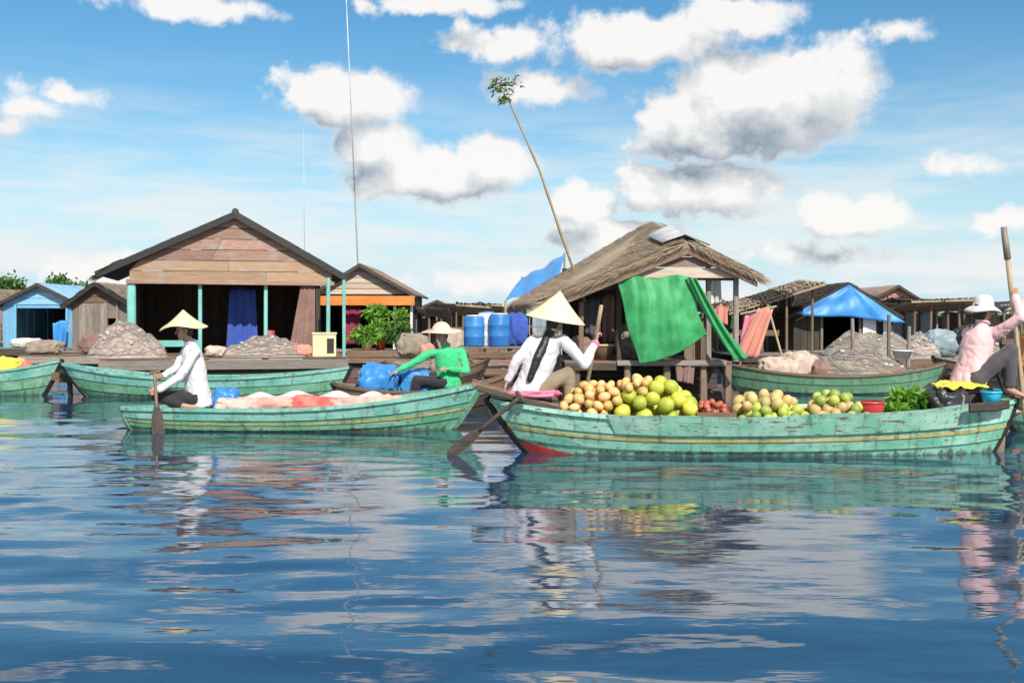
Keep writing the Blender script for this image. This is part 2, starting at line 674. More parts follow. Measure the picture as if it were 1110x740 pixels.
def plain(name, c1, c2=None, rough=.5, scale=6, bstr=.2, metal=0, var=0, sss=0):
    m, nt, b = new_mat(name)
    c2 = c2 or tuple(x * .75 for x in c1)
    v, rnd, raw = coords(nt)
    a = noise(nt, v, scale, 5, .6)
    col = mixc(nt, maprange(nt, a, .35, .7), c1, c2)
    if var:
        hs = nt.nodes.new('ShaderNodeHueSaturation')
        nt.links.new(maprange(nt, rnd, 0, 1, 1 - var, 1 + var), hs.inputs['Value'])
        nt.links.new(maprange(nt, rnd, 0, 1, .5 + var * .06, .5 - var * .06), hs.inputs['Hue'])
        nt.links.new(col, hs.inputs['Color'])
        col = hs.outputs[0]
    nt.links.new(col, b.inputs['Base Color'])
    b.inputs['Roughness'].default_value = rough
    b.inputs['Metallic'].default_value = metal
    if sss:
        b.inputs['Subsurface Weight'].default_value = sss
        b.inputs['Subsurface Radius'].default_value = (.01, .005, .003)
    bump(nt, b, noise(nt, v, scale * 7, 4, .6), bstr, .004)
    return m


def thatch_mat(name, c1, c2):
    m, nt, b = new_mat(name)
    v, rnd, raw = coords(nt, (7, 7, 7))
    a = noise(nt, raw, 1.4, 5, .65)
    f = noise(nt, v, 6, 4, .7)
    col = mixc(nt, maprange(nt, a, .35, .7), c1, c2)
    col = mixc(nt, maprange(nt, f, .4, .7, 0, .6), col, tuple(x * .45 for x in c2))
    nt.links.new(col, b.inputs['Base Color'])
    b.inputs['Roughness'].default_value = .95
    bump(nt, b, f, .8, .03)
    return m


M = {}
# boats
M['teal'] = paint('teal_boat_paint', (.11, .36, .255), (.25, .52, .41), wear=.575, scum=True)
M['teal_light'] = paint('pale_teal_paint', (.17, .46, .33), (.36, .62, .51), wear=.565, scum=True)
M['teal_green'] = paint('green_boat_paint', (.07, .28, .16), (.17, .40, .27), wear=.58, scum=True)
M['green_old'] = paint('old_green_paint', (.10, .26, .15), (.16, .33, .20), wear=.60, scum=True)
M['teal_blue'] = paint('blue_teal_paint', (.10, .36, .29), (.24, .50, .42), wear=.58, scum=True)
M['yellow_line'] = paint('ochre_rub_rail_paint', (.42, .31, .08), (.50, .40, .16), wear=.54, woodc=(.13, .22, .14), scum=True)
M['red_paint'] = paint('red_bow_paint', (.36, .03, .025), (.45, .06, .04), wear=.62)
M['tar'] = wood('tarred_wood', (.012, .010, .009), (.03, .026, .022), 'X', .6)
M['brown'] = wood('brown_wood', (.13, .075, .045), (.24, .155, .10), 'X')
M['brown_y'] = wood('brown_wood_lengthwise', (.13, .075, .045), (.24, .155, .10), 'Y')
M['brown_z'] = wood('brown_wood_upright', (.13, .085, .055), (.23, .16, .11), 'Z')
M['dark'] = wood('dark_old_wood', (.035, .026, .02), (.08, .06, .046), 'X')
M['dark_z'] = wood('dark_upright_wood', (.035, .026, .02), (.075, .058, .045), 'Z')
M['grey_wood'] = wood('grey_weathered_wood', (.17, .145, .12), (.32, .28, .24), 'X')
M['grey_wood_z'] = wood('grey_upright_wood', (.16, .135, .11), (.30, .26, .22), 'Z')
M['gable'] = wood('pinkish_gable_boards', (.24, .125, .09), (.36, .23, .175), 'X', var=.34, grey=.75)
M['gable_tan'] = wood('tan_gable_boards', (.29, .175, .10), (.38, .265, .17), 'X', var=.25, grey=.7)
M['pale_gable'] = wood('pale_board', (.42, .33, .25), (.55, .45, .36), 'X', var=.15)
M['bamboo'] = wood('bamboo', (.34, .25, .14), (.48, .38, .24), 'Z', .55)
M['log'] = wood('wet_log', (.05, .038, .028), (.11, .085, .065), 'X')
# houses
M['teal_post'] = paint('teal_post_paint', (.14, .42, .37), (.21, .50, .45), axis='Z')
M['blue_wall'] = paint('blue_wall_paint', (.12, .33, .52), (.18, .42, .60), axis='Z')
M['orange'] = paint('orange_fascia_paint', (.62, .16, .03), (.72, .25, .05))
M['white_paint'] = paint('white_paint', (.62, .62, .60), (.74, .74, .72), axis='Z')
M['thatch'] = thatch_mat('old_thatch', (.33, .245, .16), (.47, .37, .26))
M['thatch_dark'] = thatch_mat('dark_thatch', (.06, .048, .038), (.12, .095, .07))
M['tin'] = plain('weathered_tin', (.52, .54, .56), (.40, .39, .38), .5, 3, .15, metal=.15)
M['tin_rust'] = plain('rusty_tin', (.30, .20, .15), (.36, .31, .28), .6, 2.2, .2, metal=.3)
M['tin_blue'] = plain('blue_painted_tin', (.20, .42, .60), (.30, .50, .64), .5, 3, .15)
M['tarp_blue'] = cloth('blue_tarpaulin', (.035, .24, .62), (.06, .33, .72), .45, trans=.12)
M['tarp_green'] = cloth('green_tarpaulin', (.03, .32, .09), (.07, .45, .17), .55, 4, trans=.22)
M['cl_blue'] = cloth('deep_blue_cloth', (.03, .07, .33), (.04, .10, .42))
M['cl_maroon'] = cloth('maroon_cloth', (.30, .03, .07))
M['cl_red'] = cloth('red_cloth', (.52, .07, .06), (.60, .20, .16), scale=6)
M['cl_pink'] = cloth('pink_cloth', (.62, .16, .26), (.70, .25, .34))
M['cl_white'] = cloth('white_cloth', (.62, .60, .58), (.50, .47, .45), scale=6)
M['cl_cream'] = cloth('cream_sacking', (.55, .44, .36), (.42, .31, .25), scale=6)
M['cl_salmon'] = cloth('salmon_cloth', (.60, .26, .20), (.50, .20, .17))
M['cl_rosy'] = cloth('rosy_cloth', (.56, .28, .23), (.62, .46, .42), scale=7)
M['cl_brown'] = cloth('brown_curtain_cloth', (.20, .11, .09), (.27, .16, .13))
M['cl_yellow'] = cloth('yellow_cloth', (.74, .62, .05), (.66, .52, .06))
M['cl_black'] = cloth('black_plastic_sheet', (.012, .012, .014), (.03, .03, .035), .4)
M['net'] = cloth('pinkish_grey_netting', (.30, .22, .18), (.42, .35, .31), scale=7)
M['net_brown'] = cloth('brown_netting', (.21, .17, .13), (.31, .26, .20), scale=5)
M['strand_a'] = plain('pale_net_twine', (.40, .32, .28), rough=.8)
M['strand_b'] = plain('blue_grey_net_twine', (.24, .27, .27), rough=.8)
M['rope_teal'] = plain('teal_rope', (.08, .26, .22), rough=.8)
M['plastic_blue'] = plain('blue_plastic', (.03, .17, .48), (.05, .24, .55), .38, 3, .08)
M['plastic_cyan'] = plain('cyan_plastic', (.02, .40, .62), (.03, .45, .66), .35, 3, .05)
M['plastic_white'] = plain('white_plastic', (.62, .64, .66), (.52, .54, .55), .4, 3, .08)
M['plastic_red'] = plain('red_plastic', (.52, .04, .05), (.60, .07, .07), .38, 3, .05)
M['box_cream'] = plain('cream_painted_tin', (.66, .60, .36), (.58, .50, .30), .5, 4, .1)
M['float_w'] = plain('foam_float', (.50, .44, .40), rough=.8)
# people
M['skin'] = plain('brown_skin', (.46, .27, .18), (.40, .225, .145), .5, 9, .1, sss=.08)
M['lips'] = plain('lips', (.30, .09, .07), rough=.45)
M['hair'] = plain('black_hair', (.012, .010, .009), (.022, .018, .015), .42, 30, .5)
M['eye'] = plain('dark_eye', (.015, .012, .010), rough=.2)
M['sh_white'] = cloth('white_shirt_cotton', (.63, .62, .64), (.54, .53, .56))
M['sh_green'] = cloth('green_shirt_cotton', (.03, .44, .16), (.05, .52, .22))
M['sh_pink'] = cloth('pale_pink_shirt_cotton', (.80, .52, .52), (.76, .45, .46))
M['sh_orange'] = cloth('orange_shirt_cotton', (.72, .30, .06), (.66, .24, .05))
M['tr_black'] = cloth('black_trouser_cloth', (.016, .014, .018), (.03, .026, .03))
M['tr_grey'] = cloth('dark_grey_trouser_cloth', (.055, .05, .055), (.085, .075, .08))
M['tr_khaki'] = cloth('khaki_trouser_cloth', (.22, .17, .11), (.28, .22, .14))
M['straw'] = plain('yellow_straw', (.74, .60, .36), (.62, .48, .26), .7, 18, .5)
M['palm_leaf'] = plain('pale_palm_leaf', (.78, .67, .44), (.68, .57, .36), .65, 14, .4)
M['hat_pale'] = plain('pinkish_straw', (.70, .52, .40), (.60, .44, .33), .7, 14, .4)
# produce and plants
M['pomelo'] = plain('pomelo_peel', (.55, .53, .06), (.36, .42, .05), .5, 11, .5, var=.25, sss=.05)
M['mango'] = plain('ripe_mango_skin', (.70, .46, .17), (.66, .36, .15), .45, 5, .15, var=.2)
M['guava'] = plain('green_guava_skin', (.26, .36, .06), (.40, .44, .10), .5, 12, .3, var=.3)
M['longan'] = plain('tan_fruit_skin', (.56, .42, .17), (.48, .34, .13), .6, 9, .3, var=.18)
M['tomato'] = plain('red_brown_fruit_skin', (.42, .09, .05), (.36, .13, .07), .4, 6, .1, var=.2)


def leaf_mat(name, c1, c2):
    m, nt, b = new_mat(name)
    v, rnd, raw = coords(nt)
    a = noise(nt, v, 5, 3)
    col = mixc(nt, maprange(nt, a, .35, .65), c1, c2)
    nt.links.new(col, b.inputs['Base Color'])
    b.inputs['Roughness'].default_value = .5
    t = nt.nodes.new('ShaderNodeBsdfTranslucent')
    nt.links.new(col, t.inputs['Color'])
    mx = nt.nodes.new('ShaderNodeMixShader')
    mx.inputs[0].default_value = .3
    nt.links.new(b.outputs[0], mx.inputs[1])
    nt.links.new(t.outputs[0], mx.inputs[2])
    nt.links.new(mx.outputs[0], nt.nodes['Material Output'].inputs['Surface'])
    return m


M['leaf'] = leaf_mat('bright_leaf', (.12, .30, .03), (.20, .40, .05))
M['leaf_dark'] = leaf_mat('dark_leaf', (.045, .13, .02), (.08, .19, .035))


def water_mat():
    m, nt, b = new_mat('river_water')
    b.inputs['Base Color'].default_value = (.014, .042, .082, 1)
    b.inputs['Roughness'].default_value = .035
    b.inputs['IOR'].default_value = 1.95
    b.inputs['Specular IOR Level'].default_value = .5
    tc = nt.nodes.new('ShaderNodeTexCoord')
    mp = nt.nodes.new('ShaderNodeMapping')
    mp.inputs['Scale'].default_value = (.8, 2.2, 1)
    nt.links.new(tc.outputs['Object'], mp.inputs[0])
    n = noise(nt, mp.outputs[0], 2.4, 3, .5)
    bump(nt, b, n, .10, .03)
    return m


M['water'] = water_mat()


# ================================================================== water
def build_water():
    rng = np.random.RandomState(3)
    rows = [-400., -120., -40., -12., -4., 0., 1., 1.8]
    y = 2.4
    while y < 75:
        rows.append(y)
        y += max(.03, min(.045 + .0016 * max(y - 5, 0) ** 1.5, 1.0)) if y > 5 else .03
    while y < 9000:
        rows.append(y)
        y *= 1.25
    rows = np.array(rows)
    nc = 420
    u = np.linspace(-1, 1, nc)
    hw = np.where(rows > 0, 3.5 + .62 * rows, 3.5 + 1.2 * np.abs(rows))
    X = hw[:, None] * u[None, :]
    Y = np.repeat(rows[:, None], nc, 1)
    Z = np.zeros_like(X)
    for i in range(90):
        lam = .2 * (17.0 ** rng.rand())
        th = rng.randn() * .38
        k = 2 * math.pi / lam
        slope = .0028 if lam < .4 else (.0046 if lam < 1.4 else .0038)
        amp = slope * lam / (2 * math.pi)
        if lam < .3:
            fade = np.clip((13 - Y) / 7, 0, 1)
        elif lam < .6:
            fade = np.clip((26 - Y) / 16, 0, 1)
        else:
            fade = np.clip((70 - Y) / 45, 0, 1)
        Z += amp * fade * np.sin(k * (X * math.sin(th) + Y * math.cos(th)) + rng.rand() * 6.28)
    # calmer and rougher patches
    patch = .85 + .4 * np.sin(X * .75 + .8 * np.sin(Y * .43) + 1.0) * np.sin(Y * .62 + .6 * np.sin(X * .47))
    Z *= np.clip(patch, .4, 1.25) * np.clip((Y - 1.5) / 2, 0, 1)
    nr = len(rows)
    vs = np.stack([X, Y, Z], -1).reshape(-1, 3)
    idx = np.arange(nr * nc).reshape(nr, nc)
    q = np.stack([idx[:-1, :-1], idx[:-1, 1:], idx[1:, 1:], idx[1:, :-1]], -1).reshape(-1, 4)
    me = bpy.data.meshes.new('water')
    me.vertices.add(len(vs))
    me.vertices.foreach_set('co', vs.ravel())
    me.loops.add(q.size)
    me.loops.foreach_set('vertex_index', q.ravel().astype(np.int32))
    me.polygons.add(len(q))
    me.polygons.foreach_set('loop_start', np.arange(0, q.size, 4, dtype=np.int32))
    me.polygons.foreach_set('loop_total', np.full(len(q), 4, np.int32))
    me.polygons.foreach_set('use_smooth', np.ones(len(q), bool))
    me.update(calc_edges=True)
    me.materials.append(M['water'])
    o = link('water', me, (0, 0, 0))
    o['kind'] = 'structure'


build_water()


# ================================================================== houses on the water
def log_row(root, x0, x1, y0, y1, n, z=-.02, r=.13, mat='log'):
    for i in range(n):
        y = y0 + (y1 - y0) * (i + .5) / n
        m = MB()
        xs = [x0 + (x1 - x0) * k / 4 for k in range(5)]
        m.tube([(x, y + random.uniform(-.02, .02), z + random.uniform(-.015, .015)) for x in xs], [r * random.uniform(.85, 1.05) for _ in xs], 9)
        m.build('log', M[mat], root, smooth=False)


def thatch_sheet(root, a, b, c, d, mat, blades=3500, ln=.36, lift=.05, name='thatch', fringe=.12, wid=.012, seed=1, courses=9):
    """straw blades over the slope a(top start) b(top end) c(bottom end) d(bottom start), laid in courses"""
    rg = random.Random(seed)
    a, b, c, d = map(Vector, (a, b, c, d))
    nrm = (b - a).cross(d - a).normalized()
    if nrm.z < 0:
        nrm = -nrm
    m = MB()
    per = blades // courses
    for k in range(courses):
        for i in range(per):
            s = rg.random()
            t = (k + rg.uniform(.0, .55)) / courses
            top = a.lerp(b, s)
            bot = d.lerp(c, s)
            p = top.lerp(bot, t)
            dn = (bot - top).normalized()
            sd_ = (b - a).normalized()
            dn = (dn + sd_ * rg.gauss(0, .10)).normalized()
            L_ = ln * rg.uniform(.7, 1.25)
            if t * (bot - top).length + L_ > (bot - top).length + fringe:
                L_ = (bot - top).length + fringe * rg.uniform(.2, 1.2) - t * (bot - top).length
            p0 = p + nrm * (lift * .5)
            p1 = p + dn * L_ * .6 + nrm * (lift * rg.uniform(.8, 1.4))
            p2 = p + dn * L_ + nrm * (lift * rg.uniform(.5, 1.5)) - Vector((0, 0, rg.uniform(0, .03)))
            w = sd_ * wid * rg.uniform(.6, 1.5)
            m.add([p0 - w, p0 + w, p1 + w, p1 - w, p2], [(0, 1, 2, 3), (3, 2, 4)])
    o = m.build(name, mat, root, fix=False)
    o['kind'] = 'stuff'
    return o


def slab(m, a, b, c, d, t):
    """thick slab under quad a b c d"""
    a, b, c, d = map(Vector, (a, b, c, d))
    n = (b - a).cross(d - a).normalized()
    if n.z < 0:
        n = -n
    n = n * t
    m.hexa([d - n, c - n, b - n, a - n, d, c, b, a])


def corrugated(root, a, b, c, d, mat, name='roof_sheet', pitch=.09, amp=.012):
    """one corrugated sheet; ridges run a->d"""
    a, b, c, d = map(Vector, (a, b, c, d))
    n = (b - a).cross(d - a).normalized()
    if n.z < 0:
        n = -n
    nu = max(6, int((b - a).length / pitch) * 4)
    m = MB()
    m.grid(lambda u, v: a.lerp(b, u).lerp(d.lerp(c, u), v) + n * (amp * math.cos(u * nu / 4 * 2 * math.pi)), nu, 2)
    o = m.build(name, mat, root, smooth=True, solid=.004)
    return o


def gable_boards(root, xl, xr, xa, zb, ze_l, ze_r, za, y, rows, mats, th=.03, split=0):
    """horizontal boards filling the gable; zb bottom, ze eaves, za apex"""
    edges = [zb + (za - zb) * (i / rows) for i in range(rows + 1)]

    def lx(z):
        if z <= ze_l:
            return xl
        return xl + (xa - xl) * (z - ze_l) / (za - ze_l)

    def rx(z):
        if z <= ze_r:
            return xr
        return xr + (xa - xr) * (z - ze_r) / (za - ze_r)
    for i in range(rows):
        z0, z1 = edges[i] + .006, edges[i + 1] - .004
        dz = random.uniform(-.004, .004)
        cuts = [0, 1]
        if split and i < rows - 2:
            cuts = [0, random.uniform(.3, .7), 1]
        for a, b in zip(cuts[:-1], cuts[1:]):
            g = .004 if len(cuts) > 2 else 0
            p = []
            for (z, t) in ((z0, a), (z0, b), (z1, b), (z1, a)):
                l, r = lx(z), rx(z)
                p.append(Vector((l + (r - l) * t + (g if t == a else -g), y + (.012 if z == z1 else -.006) + random.uniform(-.004, .004), z + dz)))
            m = MB()
            m.prism(p, (0, th, 0))
            m.build('gable_board', mats[i % len(mats)], root)


def wall_boards(root, x0, x1, y0, y1, z0, z1, n, mat, th=.025, name='wall_board'):
    """upright boards from (x0,y0) to (x1,y1)"""
    a, b = Vector((x0, y0, 0)), Vector((x1, y1, 0))
    d = (b - a)
    nn = Vector((-d.y, d.x, 0)).normalized()
    for i in range(n):
        p = a + d * ((i + .5) / n) + nn * random.uniform(-.006, .006)
        board(root, mat, p + Vector((0, 0, z0 + random.uniform(-.02, .02))), p + Vector((0, 0, z1)), d / n * .97, nn * th, name=name, seg=2, jit=.03)


def light_stop(root, x0, x1, y0, y1, z0, z1, off):  # added opaque panel behind the boards, stops light through their gaps
    part('light_stop_panel', M['tar'], root, lambda m: m.hexa([Vector(p) for p in ((x0, y0, z0), (x1, y1, z0), (x1 + off[0], y1 + off[1], z0), (x0 + off[0], y0 + off[1], z0), (x0, y0, z1), (x1, y1, z1), (x1 + off[0], y1 + off[1], z1), (x0 + off[0], y0 + off[1], z1))]))


def post(root, x, y, z0, z1, w, mat, name='post'):
    m = MB()
    m.plank((x, y, z0), (x + random.uniform(-.01, .01), y, z1), (w, 0, 0), (0, w, 0), seg=3, jit=.02)
    return m.build(name, mat, root)


def main_house():
    Y = 27.0
    k = Y / F
    X = lambda px: (px - 555) * k
    Z = lambda py: CAMZ - (py - HOR) * k
    r = thing('floating_house', 'large timber house on the water with pinkish board gable and dark open front', 'house', (X(247), Y, 0))
    xl, xr, fz = X(148), X(343), .46
    yb = Y + 3.6
    # raft and floor
    log_row(r, xl - .5, xr + .6, Y - 1.9, yb + .2, 12, .02, .17)
    nfl = 26
    for i in range(nfl):
        yy = Y - 1.85 + (yb - Y + 2.0) * (i + .5) / nfl
        board(r, M['brown'], (xl - .5, yy, fz - .02), (xr + .6, yy, fz - .02), (0, (yb - Y + 2.0) / nfl * .96, 0), (0, 0, .035), name='floor_board', seg=3)
    for x in (xl, X(218), X(287), xr):
        board(r, M['dark_z'], (x, Y - 1.8, .28), (x, yb, .28), (.14, 0, 0), (0, 0, .30), name='floor_joist', seg=2)
    board(r, M['grey_wood'], (xl - .5, Y - 1.93, .30), (xr + .6, Y - 1.93, .30), (0, 0, .22), (0, .04, 0), name='deck_edge_board')
    # posts
    post(r, xl, Y + .02, fz, Z(303), .20, M['teal_post'])
    post(r, X(218), Y + .05, fz, Z(303), .09, M['teal_post'])
    post(r, X(287), Y + .05, fz, Z(303), .09, M['teal_post'])
    post(r, xr, Y + .02, fz, Z(303), .12, M['dark_z'])
    # porch posts at the right
    post(r, X(351), Y - 1.2, fz, Z(302), .09, M['teal_post'])
    post(r, X(366), Y - 1.7, fz, Z(305), .075, M['teal_post'])
    # low rail in the front
    board(r, M['teal_post'], (xl + .1, Y + .02, Z(372)), (X(218), Y + .02, Z(372)), (0, 0, .16), (0, .03, 0), name='front_rail')
    # walls, boards coloured dark to keep the interior dark
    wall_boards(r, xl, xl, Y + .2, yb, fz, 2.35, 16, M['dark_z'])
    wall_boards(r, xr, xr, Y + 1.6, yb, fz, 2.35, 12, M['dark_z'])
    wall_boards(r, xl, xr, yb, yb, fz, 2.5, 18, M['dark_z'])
    light_stop(r, xl, xr, yb + .03, yb + .03, fz, 2.6, (0, .02))
    light_stop(r, xl - .03, xl - .03, Y + .2, yb, fz, 2.45, (-.02, 0))
    light_stop(r, xr + .03, xr + .03, Y + 1.6, yb, fz, 2.45, (.02, 0))
    # gable
    xa = X(255)
    za = Z(236)
    gable_boards(r, xl - .05, xr + .35, xa, Z(306), Z(288), Z(290), za, Y - .06, 6, [M['gable_tan'], M['gable_tan'], M['gable'], M['gable'], M['gable'], M['gable']], split=1)
    board(r, M['gable'], (xl - .12, Y - .11, Z(306)), (xr + .4, Y - .11, Z(307)), (0, 0, .10), (0, .05, 0), name='lintel_board', seg=6)
    # back gable
    part('back_gable', M['dark'], r, lambda m: m.prism([(xl, yb, 2.4), (xr, yb, 2.4), (xa, yb, za)], (0, .04, 0)))
    # roof
    zt = Z(232) + .02
    el, er = (X(113), Z(297)), (X(374), Z(299))
    f0, f1 = Y - .2, yb + .3
    for side, (ex, ez) in (('l', el), ('r', er)):
        part('roof_slope', M['thatch_dark'], r, lambda m: slab(m, (xa, f0, zt), (xa, f1, zt), (ex, f1, ez), (ex, f0, ez), .07))
        thatch_sheet(r, (xa, f0, zt + .01), (xa, f1, zt + .01), (ex, f1, ez + .01), (ex, f0, ez + .01), M['thatch_dark'], 2600, .5, .03, fringe=.06, wid=.022, seed=3)
        # bargeboard
        d = Vector((ex - xa, 0, ez - zt))
        nrm = Vector((-d.z, 0, d.x)).normalized()
        board(r, M['tar'], (xa, f0 - .03, zt - .05), (ex, f0 - .03, ez - .05), nrm * .16, (0, .035, 0), name='bargeboard', seg=4, jit=.02)
    # ridge cap
    part('ridge_cap', M['thatch_dark'], r, lambda m: m.tube([(xa, f0 - .02, zt + .02), (xa, f1, zt + .02)], .09, 8))
    # ragged thatch lying out at the left eave
    thatch_sheet(r, (X(140), f0 - .05, Z(283)), (X(140), f0 + 1.2, Z(283)), (X(113), f0 + 1.2, Z(302)), (X(113), f0 - .05, Z(302)), M['thatch'], 900, .35, .06, name='eave_thatch', fringe=.25, seed=9, courses=4)
    part('tie_beam', M['dark'], r, lambda m: m.plank((xl, Y + 2.4, 2.3), (xr, Y + 2.4, 2.3), (0, .1, 0), (0, 0, .14)))
    return r, X, Z, fz, Y


def hang(name, label, cat, mat, pts, fold=.03, nf=5, nu=22, nv=12, group=None, thick=.006, top=None):
    """hanging cloth: pts = top-left, top-right, bottom-right, bottom-left"""
    a, b, c, d = map(Vector, pts)
    n = (b - a).cross(d - a).normalized()
    s = random.uniform(0, 6)

    def fn(u, v):
        p = a.lerp(b, u).lerp(d.lerp(c, u), v)
        amp = fold * (.3 + .9 * v)
        w = math.sin(u * nf * 6.28 + s + v * 1.2) + .45 * math.sin(u * nf * 2.3 * 6.28 + v * 2 + s)
        sag = -.02 * math.sin(math.pi * u * 3) * (1 - v)
        return p + n * amp * w + Vector((0, 0, sag)) + d.lerp(c, u).normalized() * 0
    m = MB()
    m.grid(fn, nu, nv)
    o = m.build(name, mat, None, smooth=True, solid=thick)
    return tag(o, label, cat, group)


def heap_mesh(cx, cy, z0, rx, ry, h, seed, nu=40, nv=14, rough=.24):
    def fn(u, v):
        t = u * 2 * math.pi
        rr = v
        x, y = math.cos(t) * rr, math.sin(t) * rr
        q = Vector((x * 1.9 + seed * 5.3, y * 1.9 + seed, seed * 2.1))
        nz = mnoise.noise(q) * .7 + .4 * mnoise.noise(q * 2.3) + .12 * mnoise.noise(q * 5.1)
        prof = max(0, 1 - rr ** 2.2) ** .8
        z = h * prof * (1 + rough * 2.2 * nz) + (rough * .35 * h * nz * (1 - rr ** 4))
        k = 1 + .1 * mnoise.noise(Vector((x, y, seed)) * 1.5) * rr
        return (cx + x * rx * k, cy + y * ry * k, z0 + max(z, 0))
    return fn


def net_heap(name, label, cx, cy, z0, rx, ry, h, seed, mat='net', strands=200, group=None, cat='net'):
    r = thing(name, label, cat, (cx, cy, z0), group)
    fn = heap_mesh(cx, cy, z0, rx, ry, h, seed)
    part('net_bundle', M[mat], r, lambda m: m.grid(fn, 44, 14), smooth=True)
    rg = random.Random(seed)
    for nm, mt in (('net_twine', 'strand_a'), ('net_twine', 'strand_b')):
        m = MB()
        for i in range(strands // 2):
            u, v = rg.random(), rg.uniform(.1, .95)
            du, dv = rg.gauss(0, .035), rg.gauss(0, .06)
            pts = []
            for k in range(7):
                p = Vector(fn(u % 1.0, min(max(v, .02), .98)))
                pts.append(p + Vector((0, -.008, .012 + .012 * rg.random())))
                u += du + rg.gauss(0, .008)
                v += dv + rg.gauss(0, .02)
            m.tube(pts, .0045, 3)
        o = m.build(nm, M[mt], r)
        o['kind'] = 'stuff'
    for i in range(5):
        u, v = rg.random(), rg.uniform(.2, .9)
        pts = []
        du = rg.choice((-1, 1)) * rg.uniform(.03, .06)
        for k in range(12):
            pts.append(Vector(fn(u % 1.0, min(max(v, .05), .99))) + Vector((0, 0, .02)))
            u += du
            v += rg.gauss(.02, .05)
        part('net_rope', M[('strand_a', 'strand_b', 'rope_teal')[i % 3]], r, lambda m: m.tube(pts, .011, 6))
    for i in range(7):
        u, v = rg.uniform(.5, 1), rg.uniform(.3, .9)
        p = Vector(fn(u, v))
        part('net_float', M['float_w'], r, lambda m: m.ell(p + Vector((0, 0, .03)), Vector((.05, 0, 0)), Vector((0, .035, 0)), Vector((0, 0, .035)), 8, 6), smooth=True)
    return r


def sack(name, label, c, sx, sy, sz, mat, seed, rot=0, group=None, cat='sack'):
    m = MB()

    def sg(x, p):
        return math.copysign(abs(x) ** p, x)

    def fn(u, v):
        t, ph = u * 2 * math.pi, (v - .5) * math.pi
        x, y, z = sg(math.cos(ph), .6) * sg(math.cos(t), .6), sg(math.cos(ph), .6) * sg(math.sin(t), .6), sg(math.sin(ph), .7)
        q = Vector((x, y, z * .6))
        k = 1 + .20 * mnoise.noise(q * 1.6 + Vector((seed, seed * 2, 0))) + .10 * mnoise.noise(q * 3.7 + Vector((seed, 0, 0)))
        k -= .13 * max(0, .16 - abs(mnoise.noise(q * 2.6 + Vector((0, seed, seed * 1.3))))) / .16
        k -= .06 * max(0, .14 - abs(mnoise.noise(q * 6.2 + Vector((seed, 0, seed * .7))))) / .14
        X_, Y_ = x * sx * k, y * sy * k
        zz = max(z * sz * k, -sz * .96)
        return (c[0] + X_ * math.cos(rot) - Y_ * math.sin(rot), c[1] + X_ * math.sin(rot) + Y_ * math.cos(rot), c[2] + sz * .96 + zz)
    m.grid(fn, 64, 30)
    o = m.build(name, mat, None, smooth=True)
    return tag(o, label, cat, group)


before = set(bpy.data.objects)
house, hX, hZ, hF, hY = main_house()
net_heap('fishing_net', 'tall rounded heap of pinkish grey fishing net on the deck by the thick teal post', hX(150), hY - 1.1, hF, .9, .62, .66, 4)
net_heap('fishing_net', 'broad low heap of grey fishing net below the blue cloth of the big house', hX(288), hY - 1.1, hF, 1.12, .62, .40, 8)
sack('cloth_bundle', 'rust coloured cloth bundle at the right edge of the low net heap', (hX(327), hY - 1.35, hF), .28, .2, .14, M['cl_salmon'], 3, cat='bundle')
sack('cloth_bundle', 'small sandy cloth bundle between the two net heaps', (hX(236), hY - 1.3, hF), .24, .2, .13, M['cl_cream'], 5, cat='bundle')
hang('hanging_cloth', 'deep blue cloth hanging inside the dark front of the big house', 'cloth', M['cl_blue'], [(hX(248), hY + 1.0, hZ(312)), (hX(276), hY + 1.0, hZ(312)), (hX(279), hY + 1.0, hZ(378)), (hX(244), hY + 1.0, hZ(380))], .05, 3)
hang('curtain', 'brown curtain gathered to one side of the big house front', 'curtain', M['cl_brown'], [(hX(325), hY - .02, hZ(308)), (hX(340), hY - .02, hZ(308)), (hX(340), hY - .05, hZ(378)), (hX(312), hY - .05, hZ(380))], .035, 3)


def cream_box():
    x, y, z = hX(346), hY - 1.45, hF
    r = thing('tin_box', 'cream tin box with a dark plate on its front standing on the house deck', 'box', (x, y, z))
    part('box_body', M['box_cream'], r, lambda m: m.box(x - .27, x + .27, y - .2, y + .2, z, z + .52))
    part('box_lid', M['box_cream'], r, lambda m: m.box(x - .29, x + .29, y - .22, y + .22, z + .523, z + .56))
    part('hatch', M['tar'], r, lambda m: m.box(x + .06, x + .22, y - .215, y - .203, z + .08, z + .42))  # dark flat plate on the front of the closed box


cream_box()


def jar():
    x, y, z = hX(291), hY + .3, hF
    r = thing('storage_jar', 'pale and red storage jar standing inside the house beside a thin teal post', 'jar', (x, y, z))
    part('jar_body', M['plastic_white'], r, lambda m: m.lathe((x, y, z), [(.01, 0), (.13, 0), (.15, .12), (.15, .42), (.12, .5)], 16), smooth=True)
    part('jar_lid', M['plastic_red'], r, lambda m: m.lathe((x, y, z), [(.125, .47), (.14, .47), (.14, .58), (.01, .6)], 16), smooth=True)


jar()


def swing(objs, pivot, yaw):
    """turn a house and what stands in it about a plumb line"""
    rot = Matrix.Rotation(yaw, 3, 'Z')
    for o in objs:
        o.location = pivot + rot @ (o.location - pivot)
        o.rotation_euler.z += yaw
        ORG[o.name] = o.location.copy()


swing([o for o in bpy.data.objects if o not in before and o.parent is None], Vector((hX(247), hY, 0)), R(13))


